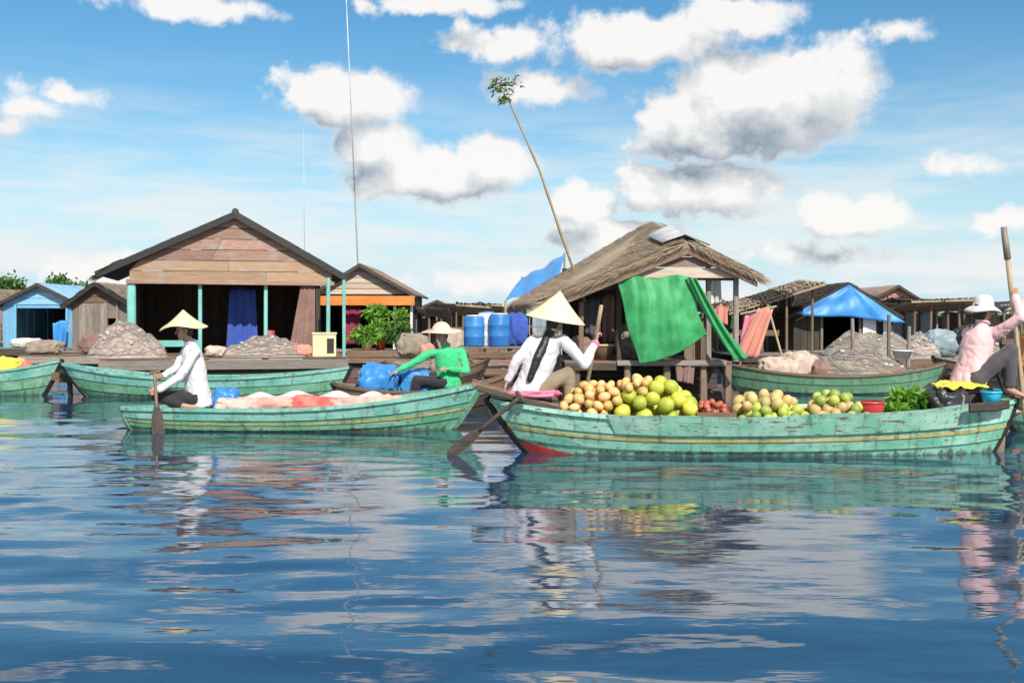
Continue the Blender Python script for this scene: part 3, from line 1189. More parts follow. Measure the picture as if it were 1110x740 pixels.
def small_house(name, label, pxl, pxr, pxa, Y, py_ridge, py_el, py_er, depth, wall, gable, roof, opening=None, base_z=.4, rows=4, fascia=None, post_mat=None, over=.22, roof_kind='sheet', yaw_dx=0, side_boards=7, cat='house', rafts=5):
    k = Y / F
    X = lambda px: (px - 555) * k
    Z = lambda py: CAMZ - (py - HOR) * k
    r = thing(name, label, cat, (X(pxa), Y + depth / 2, 0))
    xl, xr, xa = X(pxl) + over, X(pxr) - over, X(pxa)
    zl, zr, za = Z(py_el), Z(py_er), Z(py_ridge)
    wl = zl + (za - zl) * over / max(xa - X(pxl), .3) - .05
    wr = zr + (za - zr) * over / max(X(pxr) - xa, .3) - .05
    yb = Y + depth
    log_row(r, xl - .3, xr + .3, Y - .5, yb, rafts, .02, .15)
    nfl = 8
    for i in range(nfl):
        yy = Y - .5 + (depth + .5) * (i + .5) / nfl
        board(r, M['grey_wood'], (xl - .3, yy, base_z - .02), (xr + .3, yy, base_z - .02), (0, (depth + .5) / nfl * .96, 0), (0, 0, .04), name='floor_board', seg=2)
    board(r, M['dark'], (xl - .3, Y - .52, base_z - .15), (xr + .3, Y - .52, base_z - .15), (0, 0, .2), (0, .04, 0), name='deck_edge_board', seg=3)
    wh = min(wl, wr)
    # front: boards left and right of the opening
    if opening:
        o0, o1, ot = X(opening[0]), X(opening[1]), Z(opening[2])
        ob = Z(opening[3]) if len(opening) > 3 else base_z
        if o0 - xl > .08:
            wall_boards(r, xl, o0, Y, Y, base_z, wh, max(1, round((o0 - xl) / .22)), wall)
        if xr - o1 > .08:
            wall_boards(r, o1, xr, Y, Y, base_z, wh, max(1, round((xr - o1) / .22)), wall)
        if wh - ot > .05:
            board(r, wall, (o0, Y, (ot + wh) / 2), (o1, Y, (ot + wh) / 2), (0, 0, wh - ot), (0, .025, 0), name='header_board', seg=2, jit=.01)
        if ob - base_z > .08:
            n = max(1, round((o1 - o0) / .22))
            wall_boards(r, o0, o1, Y, Y, base_z, ob, n, wall)
        for x in (o0, o1):
            post(r, x, Y - .04, base_z, wh, .08, post_mat or wall)
    wall_boards(r, xl, xl, Y + .05, yb, base_z, wl, side_boards, wall)
    wall_boards(r, xr, xr, Y + .05, yb, base_z, wr, side_boards, wall)
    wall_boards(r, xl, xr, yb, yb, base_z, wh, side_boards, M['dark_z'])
    light_stop(r, xl, xr, yb + .03, yb + .03, base_z, wh, (0, .02))
    gable_boards(r, xl, xr, xa, wh, wl, wr, za - .07, Y - .03, rows, [gable])
    part('back_gable', M['dark'], r, lambda m: m.prism([(xl, yb, wl), (xr, yb, wr), (xa, yb, za - .07)], (0, .03, 0)))
    f0, f1 = Y - .25, yb + .2
    for ex, ez in ((X(pxl), zl), (X(pxr), zr)):
        if roof_kind == 'sheet':
            n = max(2, int(depth / .8))
            part('roof_deck', M['dark'], r, lambda m: slab(m, (xa, f0 + .02, za - .02), (xa, f1, za - .02), (ex, f1, ez - .02), (ex, f0 + .02, ez - .02), .03))
            for i in range(n):
                a0, a1 = f0 + (f1 - f0) * i / n, f0 + (f1 - f0) * (i + 1) / n + .03
                dz = .006 * (i % 2)
                corrugated(r, (xa, a0, za + dz), (xa, a1, za + dz), (ex, a1, ez + dz), (ex, a0, ez + dz), roof)
        else:
            part('roof_slope', roof, r, lambda m: slab(m, (xa, f0, za), (xa, f1, za), (ex, f1, ez), (ex, f0, ez), .06))
            thatch_sheet(r, (xa, f0, za), (xa, f1, za), (ex, f1, ez), (ex, f0, ez), roof, 900, .4, .04, wid=.025, seed=int(Y), courses=6)
        d = Vector((ex - xa, 0, ez - za))
        nrm = Vector((-d.z, 0, d.x)).normalized()
        board(r, M['tar'] if roof_kind != 'sheet' else M['dark'], (xa, f0 - .02, za - .05), (ex, f0 - .02, ez - .05), nrm * .11, (0, .03, 0), name='bargeboard', seg=3, jit=.02)
    if fascia:
        fm, py0, py1 = fascia
        z0, z1 = Z(py1), Z(py0)
        board(r, fm, (X(pxl) + .05, Y - .3, (z0 + z1) / 2), (X(pxr) - .05, Y - .3, (z0 + z1) / 2), (0, 0, z1 - z0), (0, .03, 0), name='fascia_board', seg=4, jit=.02)
    return r, X, Z


# house with the orange fascia
oh, oX, oZ = small_house('floating_house', 'small house with pale gable and orange fascia beside the big timber house', 332, 452, 391, 34, 286, 322, 320, 4.5, M['dark_z'], M['pale_gable'], M['tin_rust'],
                         opening=(346, 446, 326), rows=5, fascia=(M['orange'], 321, 331), post_mat=M['white_paint'], rafts=6)
for px in (412, 428):
    post(oh, oX(px), 34 - .05, .4, oZ(330), .1, M['white_paint'])
hang('hanging_cloth', 'maroon cloth hanging in the front of the orange trimmed house', 'cloth', M['cl_maroon'], [(oX(370), 34.3, oZ(332)), (oX(390), 34.3, oZ(332)), (oX(388), 34.3, oZ(372)), (oX(371), 34.3, oZ(374))], .04, 2)

# blue house far left
bh, bX, bZ = small_house('floating_house', 'small blue house with blue tin roof and dark front opening', -4, 95, 44, 36, 307, 331, 332, 4.0, M['blue_wall'], M['tin_blue'], M['tin_blue'],
                         opening=(17, 73, 334), rows=3, post_mat=M['blue_wall'])
sack('laundry_heap', 'pale laundry heap lying in the opening of the blue house', (bX(33), 35.75, .4), .5, .22, .16, M['cl_white'], 2, cat='laundry')
hang('hanging_cloth', 'bright blue cloth hung over the corner post of the blue house', 'cloth', M['tarp_blue'], [(bX(64), 35.5, bZ(350)), (bX(80), 35.5, bZ(346)), (bX(78), 35.5, bZ(376)), (bX(66), 35.5, bZ(374))], .05, 2)
sack('cloth_bundle', 'red cloth bundle on the deck edge of the blue house', (bX(60), 35.62, .4), .22, .13, .13, M['cl_red'], 6, cat='bundle')

# plank hut with thatch between the blue house and the big house
small_house('plank_hut', 'narrow grey plank hut with brown thatch between the blue and the big house', 70, 146, 106, 32.5, 306, 332, 330, 3.5, M['grey_wood_z'], M['brown'], M['thatch'],
            opening=(116, 128, 345), rows=3, roof_kind='thatch', cat='hut')

# house with the blue tarpaulin gable at the right
th_, tX, tZ = small_house('floating_house', 'dark hut with bright blue tarpaulin over its gable and low brown thatch', 852, 976, 916, 33, 306, 342, 343, 4.2, M['dark_z'], M['dark'], M['thatch_dark'],
                          opening=(890, 932, 340), rows=4, roof_kind='thatch', post_mat=M['grey_wood_z'])


def blue_gable():
    y = 33 - .33
    a, l, rr = Vector((tX(917), y, tZ(309))), Vector((tX(858), y, tZ(340))), Vector((tX(976), y, tZ(349)))
    m = MB()

    def fn(u, v):
        b = l.lerp(rr, u)
        top = a + (Vector((0, 0, 0)))
        p = top.lerp(b, v)
        return p + Vector((0, -.12 * v + .035 * math.sin(u * 21) * v + .02 * math.sin(v * 9 + u * 8), -.03 * math.sin(u * 9) * v))
    m.grid(fn, 26, 14)
    m.build('tarpaulin', M['tarp_blue'], th_, smooth=True, solid=.008)


blue_gable()
part('wall_panel', M['white_paint'], th_, lambda m: m.box(tX(934), tX(948), 32.86, 32.9, .45, tZ(343)))
part('wall_panel', M['white_paint'], th_, lambda m: m.box(tX(956), tX(962), 32.86, 32.9, .45, tZ(345)))

# more distant houses
FAR = [
    ('low grey roofed house far off between the orange trimmed house and the blue drums', 448, 500, 474, 46, 325, 336, 337, 'grey_wood_z', 'pale_gable', 'tin', 14),
    ('low pale walled house far off behind the blue drums', 500, 552, 520, 52, 327, 338, 338, 'white_paint', 'grey_wood', 'tin_rust', 9),
    ('pink walled house with rusty roof behind the blue tarpaulin hut', 946, 994, 972, 46, 309, 322, 323, 'pink_wall', 'pink_wall', 'tin_rust', 9),
    ('brown thatched house beyond the blue house at the far left', -60, 12, -25, 48, 312, 332, 332, 'grey_wood_z', 'brown', 'thatch', 8),
    ('small slate blue shed far off behind the bamboo pole', 548, 600, 572, 58, 328, 337, 338, 'slate_wall', 'slate_wall', 'tin_rust', 7),
]
M['pink_wall'] = paint('faded_pink_paint', (.46, .20, .16), (.52, .26, .21), axis='Z')
M['slate_wall'] = paint('slate_blue_paint', (.20, .27, .31), (.27, .34, .38), axis='Z')
for i, (lb, a, b, c, Y, r0, e0, e1, w, g, rf, ow) in enumerate(FAR):
    hr, fX, fZ = small_house('floating_house', lb, a, b, c, Y, r0, e0, e1, 5, M[w], M[g], M[rf], opening=(c - ow, c + ow * .8, (e0 + 345) / 2 + 1), rows=2, roof_kind='thatch' if 'thatch' in rf else 'sheet', base_z=.35, side_boards=4, rafts=3)
    # open lean-to posts and a rail along the front deck
    for q in (.12, .5, .9):
        post(hr, fX(a) + (fX(b) - fX(a)) * q, Y - .42, .3, 1.15 + .35 * random.random(), .06, M['grey_wood_z'], 'rail_post')
    board(hr, M['grey_wood'], (fX(a) + .2, Y - .46, .95), (fX(b) - .2, Y - .46, .9), (0, 0, .07), (0, .03, 0), name='deck_rail', seg=3)


def clutter_raft(label, px0, px1, Y, items, z=.34):
    k = Y / F
    X = lambda px: (px - 555) * k
    r = thing('cargo_raft', label, 'raft', (X((px0 + px1) / 2), Y + .6, 0))
    for i in range(6):
        y = Y + 1.3 * (i + .5) / 6
        board(r, M['brown'], (X(px0), y, z - .02), (X(px1), y, z - .02), (0, .2, 0), (0, 0, .04), name='deck_board', seg=3)
    board(r, M['grey_wood'], (X(px0), Y - .03, z - .14), (X(px1), Y - .03, z - .14), (0, 0, .2), (0, .03, 0), name='side_board', seg=4)
    log_row(r, X(px0) - .05, X(px1) + .05, Y + .1, Y + 1.2, 4, .0, .13)
    for (nm, lb, px, dy, sx, sy, sz, mt, sd_) in items:
        sack(nm, lb, (X(px), Y + dy, z), sx, sy, sz, M[mt], sd_, cat='bundle')


clutter_raft('low brown raft of dark bundles behind the green shirted person', 428, 512, 27.5, (
    ('cloth_bundle', 'dark brown bundle on the raft behind the green shirted person', 446, .5, .4, .3, .32, 'net_brown', 71),
    ('cloth_bundle', 'orange red bundle on the raft behind the green shirted person', 462, .3, .2, .2, .2, 'cl_salmon', 72),
    ('cloth_bundle', 'pale grey bundle on the raft beside the blue drums', 490, .6, .38, .3, .36, 'net', 73)))
clutter_raft('low raft of pale bundles between the blue house and the plank hut', 20, 118, 30.5, (
    ('cloth_bundle', 'brownish bundle on the raft below the blue house opening', 40, .5, .5, .3, .2, 'net_brown', 74),
    ('cloth_bundle', 'rusty bundle on the raft below the plank hut', 96, .5, .42, .3, .3, 'cl_brown', 75)))
clutter_raft('dark raft with bundles behind the pink shirted rower', 1000, 1106, 28.5, (
    ('cloth_bundle', 'slate grey bundle on the raft by the tan roofed house', 1030, .6, .5, .3, .36, 'slate_wall', 76),
    ('cloth_bundle', 'dark bundle on the raft behind the pink shirted rower', 1062, .5, .5, .4, .42, 'cl_black', 77)))
clutter_raft('brown raft with a bundle between the drum raft and the thatched stall', 566, 618, 23.0, (
    ('cloth_bundle', 'brown bundle on the raft behind the woman in white', 592, .5, .35, .3, .36, 'net_brown', 78),))


def lean_to(label, px0, px1, Y, py0, py1, depth, roof, wall, seed, back=1.0, base_z=.34, drop=.25):
    """ramshackle open shelter: crooked posts, one sloping roof of odd sheets, patchy back wall"""
    rg = random.Random(seed)
    k = Y / F
    X = lambda px: (px - 555) * k
    Z = lambda py: CAMZ - (py - HOR) * k
    r = thing('lean_to_shelter', label, 'shelter', (X((px0 + px1) / 2), Y + depth / 2, 0))
    x0, x1 = X(px0), X(px1)
    z0, z1 = Z(py0), Z(py1)
    n = 5
    for i in range(n):
        y = Y - .2 + (depth + .3) * (i + .5) / n
        board(r, M['grey_wood'], (x0, y, base_z - .02), (x1, y, base_z - .02), (0, (depth + .3) / n * .95, 0), (0, 0, .04), name='floor_board', seg=3)
    board(r, M['dark'], (x0, Y - .24, base_z - .13), (x1, Y - .24, base_z - .15), (0, 0, .2), (0, .03, 0), name='deck_edge_board', seg=4)
    log_row(r, x0 - .1, x1 + .1, Y - .1, Y + depth, 4, .0, .14)
    zt = lambda x, y: z0 + (z1 - z0) * (x - x0) / (x1 - x0) - drop * (y - Y) / depth
    for i in range(4):
        x = x0 + .12 + (x1 - x0 - .24) * i / 3
        for y in (Y + .05, Y + depth - .1):
            m = MB()
            m.tube([(x + rg.uniform(-.05, .05), y, base_z), (x, y, zt(x, y) - .04)], [.045, .035], 7)
            m.build('post', M['brown_z'], r)
    nb = max(3, int((x1 - x0) / .24))
    for i in range(nb):
        if rg.random() < .12:
            continue
        xa_, xb_ = x0 + (x1 - x0) * i / nb, x0 + (x1 - x0) * (i + 1) / nb - .01
        top = base_z + (zt(xa_, Y + depth) - base_z) * back * rg.uniform(.88, 1.0)
        board(r, wall, ((xa_ + xb_) / 2, Y + depth - .04, base_z), ((xa_ + xb_) / 2, Y + depth - .04, top), (xb_ - xa_, 0, 0), (0, .025, 0), name='wall_board', seg=2)
    for i in range(3):
        if rg.random() < .5:
            za_ = base_z + .12 + .24 * i
            board(r, M['brown'], (x0 + .05, Y, za_), (x0 + (x1 - x0) * rg.uniform(.35, .9), Y, za_ + rg.uniform(-.04, .04)), (0, 0, .16), (0, .025, 0), name='front_board', seg=3)
    ns = max(2, int((x1 - x0) / .8))
    for i in range(ns):
        a0, a1 = x0 - .1 + (x1 - x0 + .2) * i / ns, x0 - .1 + (x1 - x0 + .2) * (i + 1) / ns + .05
        j = rg.uniform(0, .04)
        f = Y - .3 + rg.uniform(-.12, .1)
        mt = roof[i % len(roof)]
        if 'thatch' in mt.name:
            part('roof_slope', mt, r, lambda m: slab(m, (a0, Y + depth + .2, zt(a0, Y + depth) + j), (a1, Y + depth + .2, zt(a1, Y + depth) + j), (a1, f, zt(a1, f) + j), (a0, f, zt(a0, f) + j), .06))
            thatch_sheet(r, (a0, Y + depth + .2, zt(a0, Y + depth) + j), (a1, Y + depth + .2, zt(a1, Y + depth) + j), (a1, f, zt(a1, f) + j), (a0, f, zt(a0, f) + j), mt, 420, .4, .04, wid=.022, seed=seed + i, courses=5, fringe=.16)
        else:
            corrugated(r, (a0, Y + depth + .2, zt(a0, Y + depth) + j), (a1, Y + depth + .2, zt(a1, Y + depth) + j), (a1, f, zt(a1, f) + j), (a0, f, zt(a0, f) + j), mt)
    return r


T, TD, TR, TN = M['thatch'], M['thatch_dark'], M['tin_rust'], M['tin']
lean_to('low thatched shelter sloping up towards the blue tarpaulin hut', 792, 886, 31.5, 338, 309, 2.6, [T, TD], M['dark_z'], 101, drop=-.15)
lean_to('flat tan thatched shelter to the right of the blue tarpaulin hut', 988, 1050, 33, 328, 326, 2.4, [T], M['slate_wall'], 102)
lean_to('rusty tin shelter behind the pink shirted rower', 1036, 1100, 36, 331, 327, 2.6, [TR, TN], M['dark_z'], 103)
lean_to('patched tin shelter beyond the oar of the pink shirted rower', 1084, 1150, 31, 333, 326, 2.4, [TN, TR], M['grey_wood_z'], 104)
lean_to('tiny tin shelter beside the pink walled house', 952, 1000, 38, 330, 335, 2.2, [TR], M['brown_z'], 105)
lean_to('low tin shelter beside the grey roofed house, behind the green shirted person', 434, 482, 36, 334, 337, 2.2, [TN, TR], M['grey_wood_z'], 106)
lean_to('low thatched shelter behind the drum raft', 498, 566, 33, 331, 336, 2.2, [T, TR], M['brown_z'], 107)
lean_to('small thatched shelter between the thatched stall and the sloping shelter', 758, 806, 35, 326, 332, 2.0, [T], M['brown_z'], 108)

lean_to('long low thatched shelter far behind the blue drums', 470, 540, 41, 330, 332, 2.4, [TR, T], M['brown_z'], 109)
lean_to('dark low shelter between the pink walled house and the tan shelter', 968, 1030, 41, 325, 329, 2.4, [TD, T], M['dark_z'], 110)
lean_to('grey low shelter far behind the pink shirted rower', 1046, 1110, 44, 328, 330, 2.4, [T, TN], M['brown_z'], 111)

# ---------------------------------------------------------------- thatched stall at the right
def stall():
    Y = 18.0
    k = Y / F
    X = lambda px: (px - 555) * k
    Z = lambda py: CAMZ - (py - HOR) * k
    r = thing('thatched_stall', 'ramshackle thatched stall on stilts with green tarpaulin across its front', 'stall', (X(690), Y + 1.5, 0))
    fz = Z(391)
    x0, x1 = X(612), X(792)
    # deck and stilts
    n = 15
    for i in range(n):
        y = Y - .12 + 3.2 * (i + .5) / n
        board(r, M['brown'], (x0, y, fz - .02), (x1, y, fz - .02), (0, 3.2 / n * .95, 0), (0, 0, .035), name='deck_board', seg=3)
    board(r, M['grey_wood'], (X(668), Y - .16, fz - .03), (X(785), Y - .16, fz - .03), (0, 0, .09), (0, .05, 0), name='deck_edge_board', seg=4)
    board(r, M['dark'], (X(612), Y - .15, fz - .09), (X(667), Y - .15, fz - .09), (0, 0, .12), (0, .05, 0), name='deck_edge_board', seg=3)
    for px in (625, 680, 722, 762, 788):
        for y in (Y - .05, Y + 2.9):
            post(r, X(px), y, -.5, fz - .05, .11, M['brown_z'], 'stilt')
    # raft of logs below
    log_row(r, x0 - .2, x1 + .2, Y + .1, Y + 3.0, 6, .03, .14)
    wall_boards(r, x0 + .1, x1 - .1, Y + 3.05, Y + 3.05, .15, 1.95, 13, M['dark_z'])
    light_stop(r, x0 + .1, x1 - .1, Y + 3.08, Y + 3.08, .1, 2.3, (0, .02))
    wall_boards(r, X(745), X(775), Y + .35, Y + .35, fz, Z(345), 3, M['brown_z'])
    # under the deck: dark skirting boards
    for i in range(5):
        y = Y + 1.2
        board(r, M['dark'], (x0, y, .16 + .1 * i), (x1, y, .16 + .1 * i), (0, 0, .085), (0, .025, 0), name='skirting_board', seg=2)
    # roof geometry: rising ridge
    af, ab = Vector((X(742), Y - .35, Z(264))), Vector(W(708, 240, 21.2))
    lf, lb = Vector((X(588), Y - .35, Z(328))), Vector(W(556, 330, 21.2))
    rf, rb = Vector((X(816), Y - .35, Z(300))), Vector(W(812, 296, 21.2))
    # posts
    for px, zt, y, mt in ((630, 1.62, Y + .1, 'brown_z'), (671, 2.0, Y, 'dark_z'), (768, 2.22, Y, 'grey_wood_z'), (797, 2.02, Y - .05, 'grey_wood_z')):
        post(r, X(px), y, fz, zt, .08, M[mt])
    for px, zt in ((625, 1.75), (700, 2.5), (780, 2.3)):
        post(r, X(px), Y + 2.95, fz, zt, .08, M['dark_z'])
    part('roof_slope', M['thatch'], r, lambda m: slab(m, af, ab, lb, lf, .09))
    part('roof_slope', M['thatch'], r, lambda m: slab(m, af, ab, rb, rf, .09))
    thatch_sheet(r, af, ab, lb, lf, M['thatch'], 9000, .34, .05, fringe=.16, seed=21, courses=12, wid=.011)
    thatch_sheet(r, af, ab, rb, rf, M['thatch'], 4000, .34, .05, fringe=.14, seed=22, courses=8, wid=.011)
    # ragged thatch along the front edges (verge) and the high rear edge
    for a, b, s_ in ((af, lf, 5), (af, rf, 6), (ab, lb, 7)):
        d = (b - a).normalized()
        m = MB()
        rg = random.Random(s_)
        for i in range(900):
            p = a.lerp(b, rg.random())
            q = p + d * rg.uniform(.1, .35) + Vector((rg.gauss(0, .02), rg.uniform(-.14, .05), rg.uniform(-.12, .06)))
            w = Vector((rg.gauss(0, .004), .006, .008))
            m.add([p - w, p + w, q], [(0, 1, 2)])
        o = m.build('verge_thatch', M['thatch'], r, fix=False)
        o['kind'] = 'stuff'
    # rafters along the front
    for a, b in ((af, lf), (af, rf)):
        board(r, M['brown'], a + Vector((0, .02, -.15)), b + Vector((0, .02, -.13)), (0, 0, .09), (0, .05, 0), name='rafter', seg=4)
    # small front gable boards
    zb = Z(302)
    gable_boards(r, X(668), X(800), X(742), zb, zb + .01, zb + .01, Z(268), Y - .26, 3, [M['pale_gable'], M['gable'], M['pale_gable']])
    # tin sheet over the ridge
    tin0 = ab.lerp(af, .55) + Vector((0, 0, .09))
    e = (af - ab).normalized()
    up = Vector((0, 0, .03))
    corrugated(r, tin0 + up, af + e * -.25 + up + Vector((0, 0, .06)), (af - e * .25).lerp(rf, .35) + up * 2 + Vector((0, 0, .06)), tin0.lerp(rf.lerp(rb, .55), .35) + up * 2, M['tin'])
    corrugated(r, tin0 + up * 1.1, af + e * -.25 + up * 1.1 + Vector((0, 0, .06)), (af - e * .25).lerp(lf, .16) + up * 2 + Vector((0, 0, .06)), tin0.lerp(lf.lerp(lb, .55), .16) + up * 2, M['tin'])
    # beam
    board(r, M['dark'], (X(612), Y - .02, Z(318)), (X(672), Y - .02, Z(310)), (0, 0, .07), (0, .06, 0), name='beam', seg=3)
    board(r, M['brown'], (X(668), Y - .03, Z(300)), (X(800), Y - .03, Z(302)), (0, 0, .07), (0, .06, 0), name='beam', seg=3)

    # green tarpaulin
    def fn(u, v):
        tl, tr = Vector((X(666), Y - .30, Z(304))), Vector((X(745), Y - .42, Z(303)))
        bl, br = Vector((X(689), Y - .40, Z(393))), Vector((X(759), Y - .45, Z(362)))
        p = tl.lerp(tr, u).lerp(bl.lerp(br, u), v)
        p.z += -.10 * math.sin(math.pi * u) * v + .04 * math.sin(u * math.pi * 3) * (1 - v) + .05 * math.sin(math.pi * u) * (1 - v)
        p.y += .028 * math.sin(u * 13 + v * 3) * (.4 + v * .6) + .010 * math.sin(u * 29 + v * 5) * (1 - v * .6) - .10 * math.sin(math.pi * v) * math.sin(math.pi * u)
        p.x += .02 * math.sin(v * 8)
        wq = Vector((u * 5 + v * 2, v * 4, 3))
        p.y += .04 * mnoise.noise(Vector((u * 5 + v, v * 2.2, 3))) + .014 * mnoise.noise(Vector((u * 13 + v * 3, v * 5, 1)))
        return p
    m = MB()
    m.grid(fn, 80, 60)
    o = tag(m.build('green_tarpaulin', M['tarp_green'], None, smooth=True, solid=.006), 'green tarpaulin sheet hung across the front of the thatched stall', 'tarpaulin')

    def fn2(u, v):
        a, b = Vector((X(739), Y - .5, Z(301))), Vector((X(749), Y - .5, Z(303)))
        c, d = Vector((X(803), Y - .62, Z(386))), Vector((X(788), Y - .62, Z(389)))
        p = a.lerp(b, u).lerp(d.lerp(c, u), v)
        p.z += -.08 * math.sin(math.pi * v)
        p.y += .035 * math.sin(u * 11 + v * 4)
        return p
    m = MB()
    m.grid(fn2, 16, 30)
    tag(m.build('green_tarpaulin', M['tarp_green'], None, smooth=True, solid=.006), 'narrow twisted green tarpaulin strip slanting from the stall roof to the old green boat', 'tarpaulin')
    hang('hanging_cloth', 'white cloth hanging under the right eave of the thatched stall', 'cloth', M['cl_white'], [(X(770), Y + .05, Z(302)), (X(782), Y + .05, Z(302)), (X(783), Y + .05, Z(328)), (X(771), Y + .05, Z(330))], .025, 2)
    hang('hanging_cloth', 'salmon shirt hanging low beside the right post of the thatched stall', 'cloth', M['cl_salmon'], [(X(772), Y + .12, Z(326)), (X(790), Y + .12, Z(327)), (X(790), Y + .12, Z(352)), (X(773), Y + .12, Z(350))], .025, 2)
    # basket and pots in the stall
    bx, by = X(655), Y + .5
    b = thing('wicker_basket', 'dark wicker basket standing on the shaded stall deck', 'basket', (bx, by, fz))
    part('basket_body', M['brown'], b, lambda m: m.lathe((bx, by, fz), [(.01, 0), (.14, 0), (.2, .22), (.21, .24), (.19, .24), (.13, .02)], 18), smooth=True)
    part('basket_rim', M['bamboo'], b, lambda m: m.lathe((bx, by, fz), [(.2, .22), (.225, .23), (.225, .26), (.2, .265), (.19, .24)], 18), smooth=True)
    return r, X, Z, fz


stall_r, sX, sZ, sF = stall()
sack('cloth_bundle', 'dark brown bundle on the stall deck next to the wicker basket', (sX(632), 18.5, sF), .2, .2, .2, M['cl_brown'], 81, cat='bundle')
sack('cloth_bundle', 'dusty netting bundle on the stall deck behind the green tarpaulin', (sX(700), 18.9, sF), .4, .3, .3, M['net_brown'], 82, cat='bundle')
hang('hanging_cloth', 'dark cloth added to darken the space under the low eave of the thatched stall', 'cloth', M['tr_grey'], [(sX(634), 18.35, sZ(326)), (sX(652), 18.35, sZ(322)), (sX(653), 18.35, sZ(366)), (sX(636), 18.35, sZ(362))], .03, 2)  # added cloth, darkens the left side of the stall
hang('hanging_cloth', 'brown hanging cloth inside the stall beside the green tarpaulin', 'cloth', M['cl_brown'], [(sX(656), 18.6, sZ(320)), (sX(670), 18.6, sZ(318)), (sX(669), 18.6, sZ(370)), (sX(657), 18.6, sZ(372))], .03, 2)
hang('hanging_cloth', 'reddish hanging cloth under the stall deck edge', 'cloth', M['cl_brown'], [(sX(730), 17.85, sZ(392)), (sX(752), 17.85, sZ(392)), (sX(750), 17.86, sZ(416)), (sX(732), 17.86, sZ(412))], .03, 2)

# bamboo pole with a dry palm tuft behind the stall
def pole():
    p = [W(540, 92, 19.6), W(553, 112, 19.7), W(585, 185, 20), W(607, 250, 20.3), W(640, 345, 20.9)]
    p.append(Vector((p[-1].x + .3, 21.15, -.6)))
    r = thing('bamboo_pole', 'tall leaning bamboo pole with a leafy tuft on its tip behind the stall', 'pole', p[-1])
    pts, rad = [], []
    for i in range(len(p) - 1):
        for k in range(5):
            pts.append(p[i].lerp(p[i + 1], k / 5))
    pts.append(p[-1])
    n = len(pts)
    rad = [.011 + .024 * (i / n) + (.005 if i % 3 == 0 else 0) for i in range(n)]
    part('pole_stem', M['bamboo'], r, lambda m: m.tube(pts, rad, 8), smooth=True)
    rg = random.Random(4)
    for c, cnt, sp in ((p[0], 75, .16), (p[0] + Vector((.12, 0, -.22)), 55, .10), (p[0] + Vector((.26, 0, .04)), 30, .17)):
        m = MB()
        for i in range(cnt):
            a = c + Vector((rg.gauss(0, sp * .5), rg.gauss(0, sp * .5), rg.gauss(0, sp * .4)))
            d = Vector((rg.gauss(0, 1), rg.gauss(0, 1), rg.gauss(-.3, .6))).normalized() * rg.uniform(.08, .2)
            w = d.cross(Vector((rg.random(), rg.random(), rg.random()))).normalized() * .014
            m.add([a, a + d * .5 + w, a + d, a + d * .5 - w], [(0, 1, 2, 3)])
        m.build('leaf_tuft', M['leaf_dark'], r, fix=False)['kind'] = 'stuff'


pole()


# radio masts
def mast(label, p_top, p_bot, r0):
    r = thing('radio_mast', label, 'mast', (p_bot.x, p_bot.y, p_bot.z))
    mid = p_bot.lerp(p_top, .45)
    part('lower_tube', M['grey_wood_z'], r, lambda m: m.tube([p_bot, mid], r0, 8), smooth=True)
    part('upper_tube', M['tin'], r, lambda m: m.tube([mid, p_top], r0 * .75, 8), smooth=True)


mast('tall thin radio mast rising behind the house with the orange fascia', W(374, -30, 39.2), Vector((W(393, 300, 39.2).x, 39.2, -.5)), .026)
mast('very thin pale mast behind the right slope of the big gable', W(329, 140, 39.5), Vector((W(331, 300, 39.5).x, 39.5, -.5)), .011)


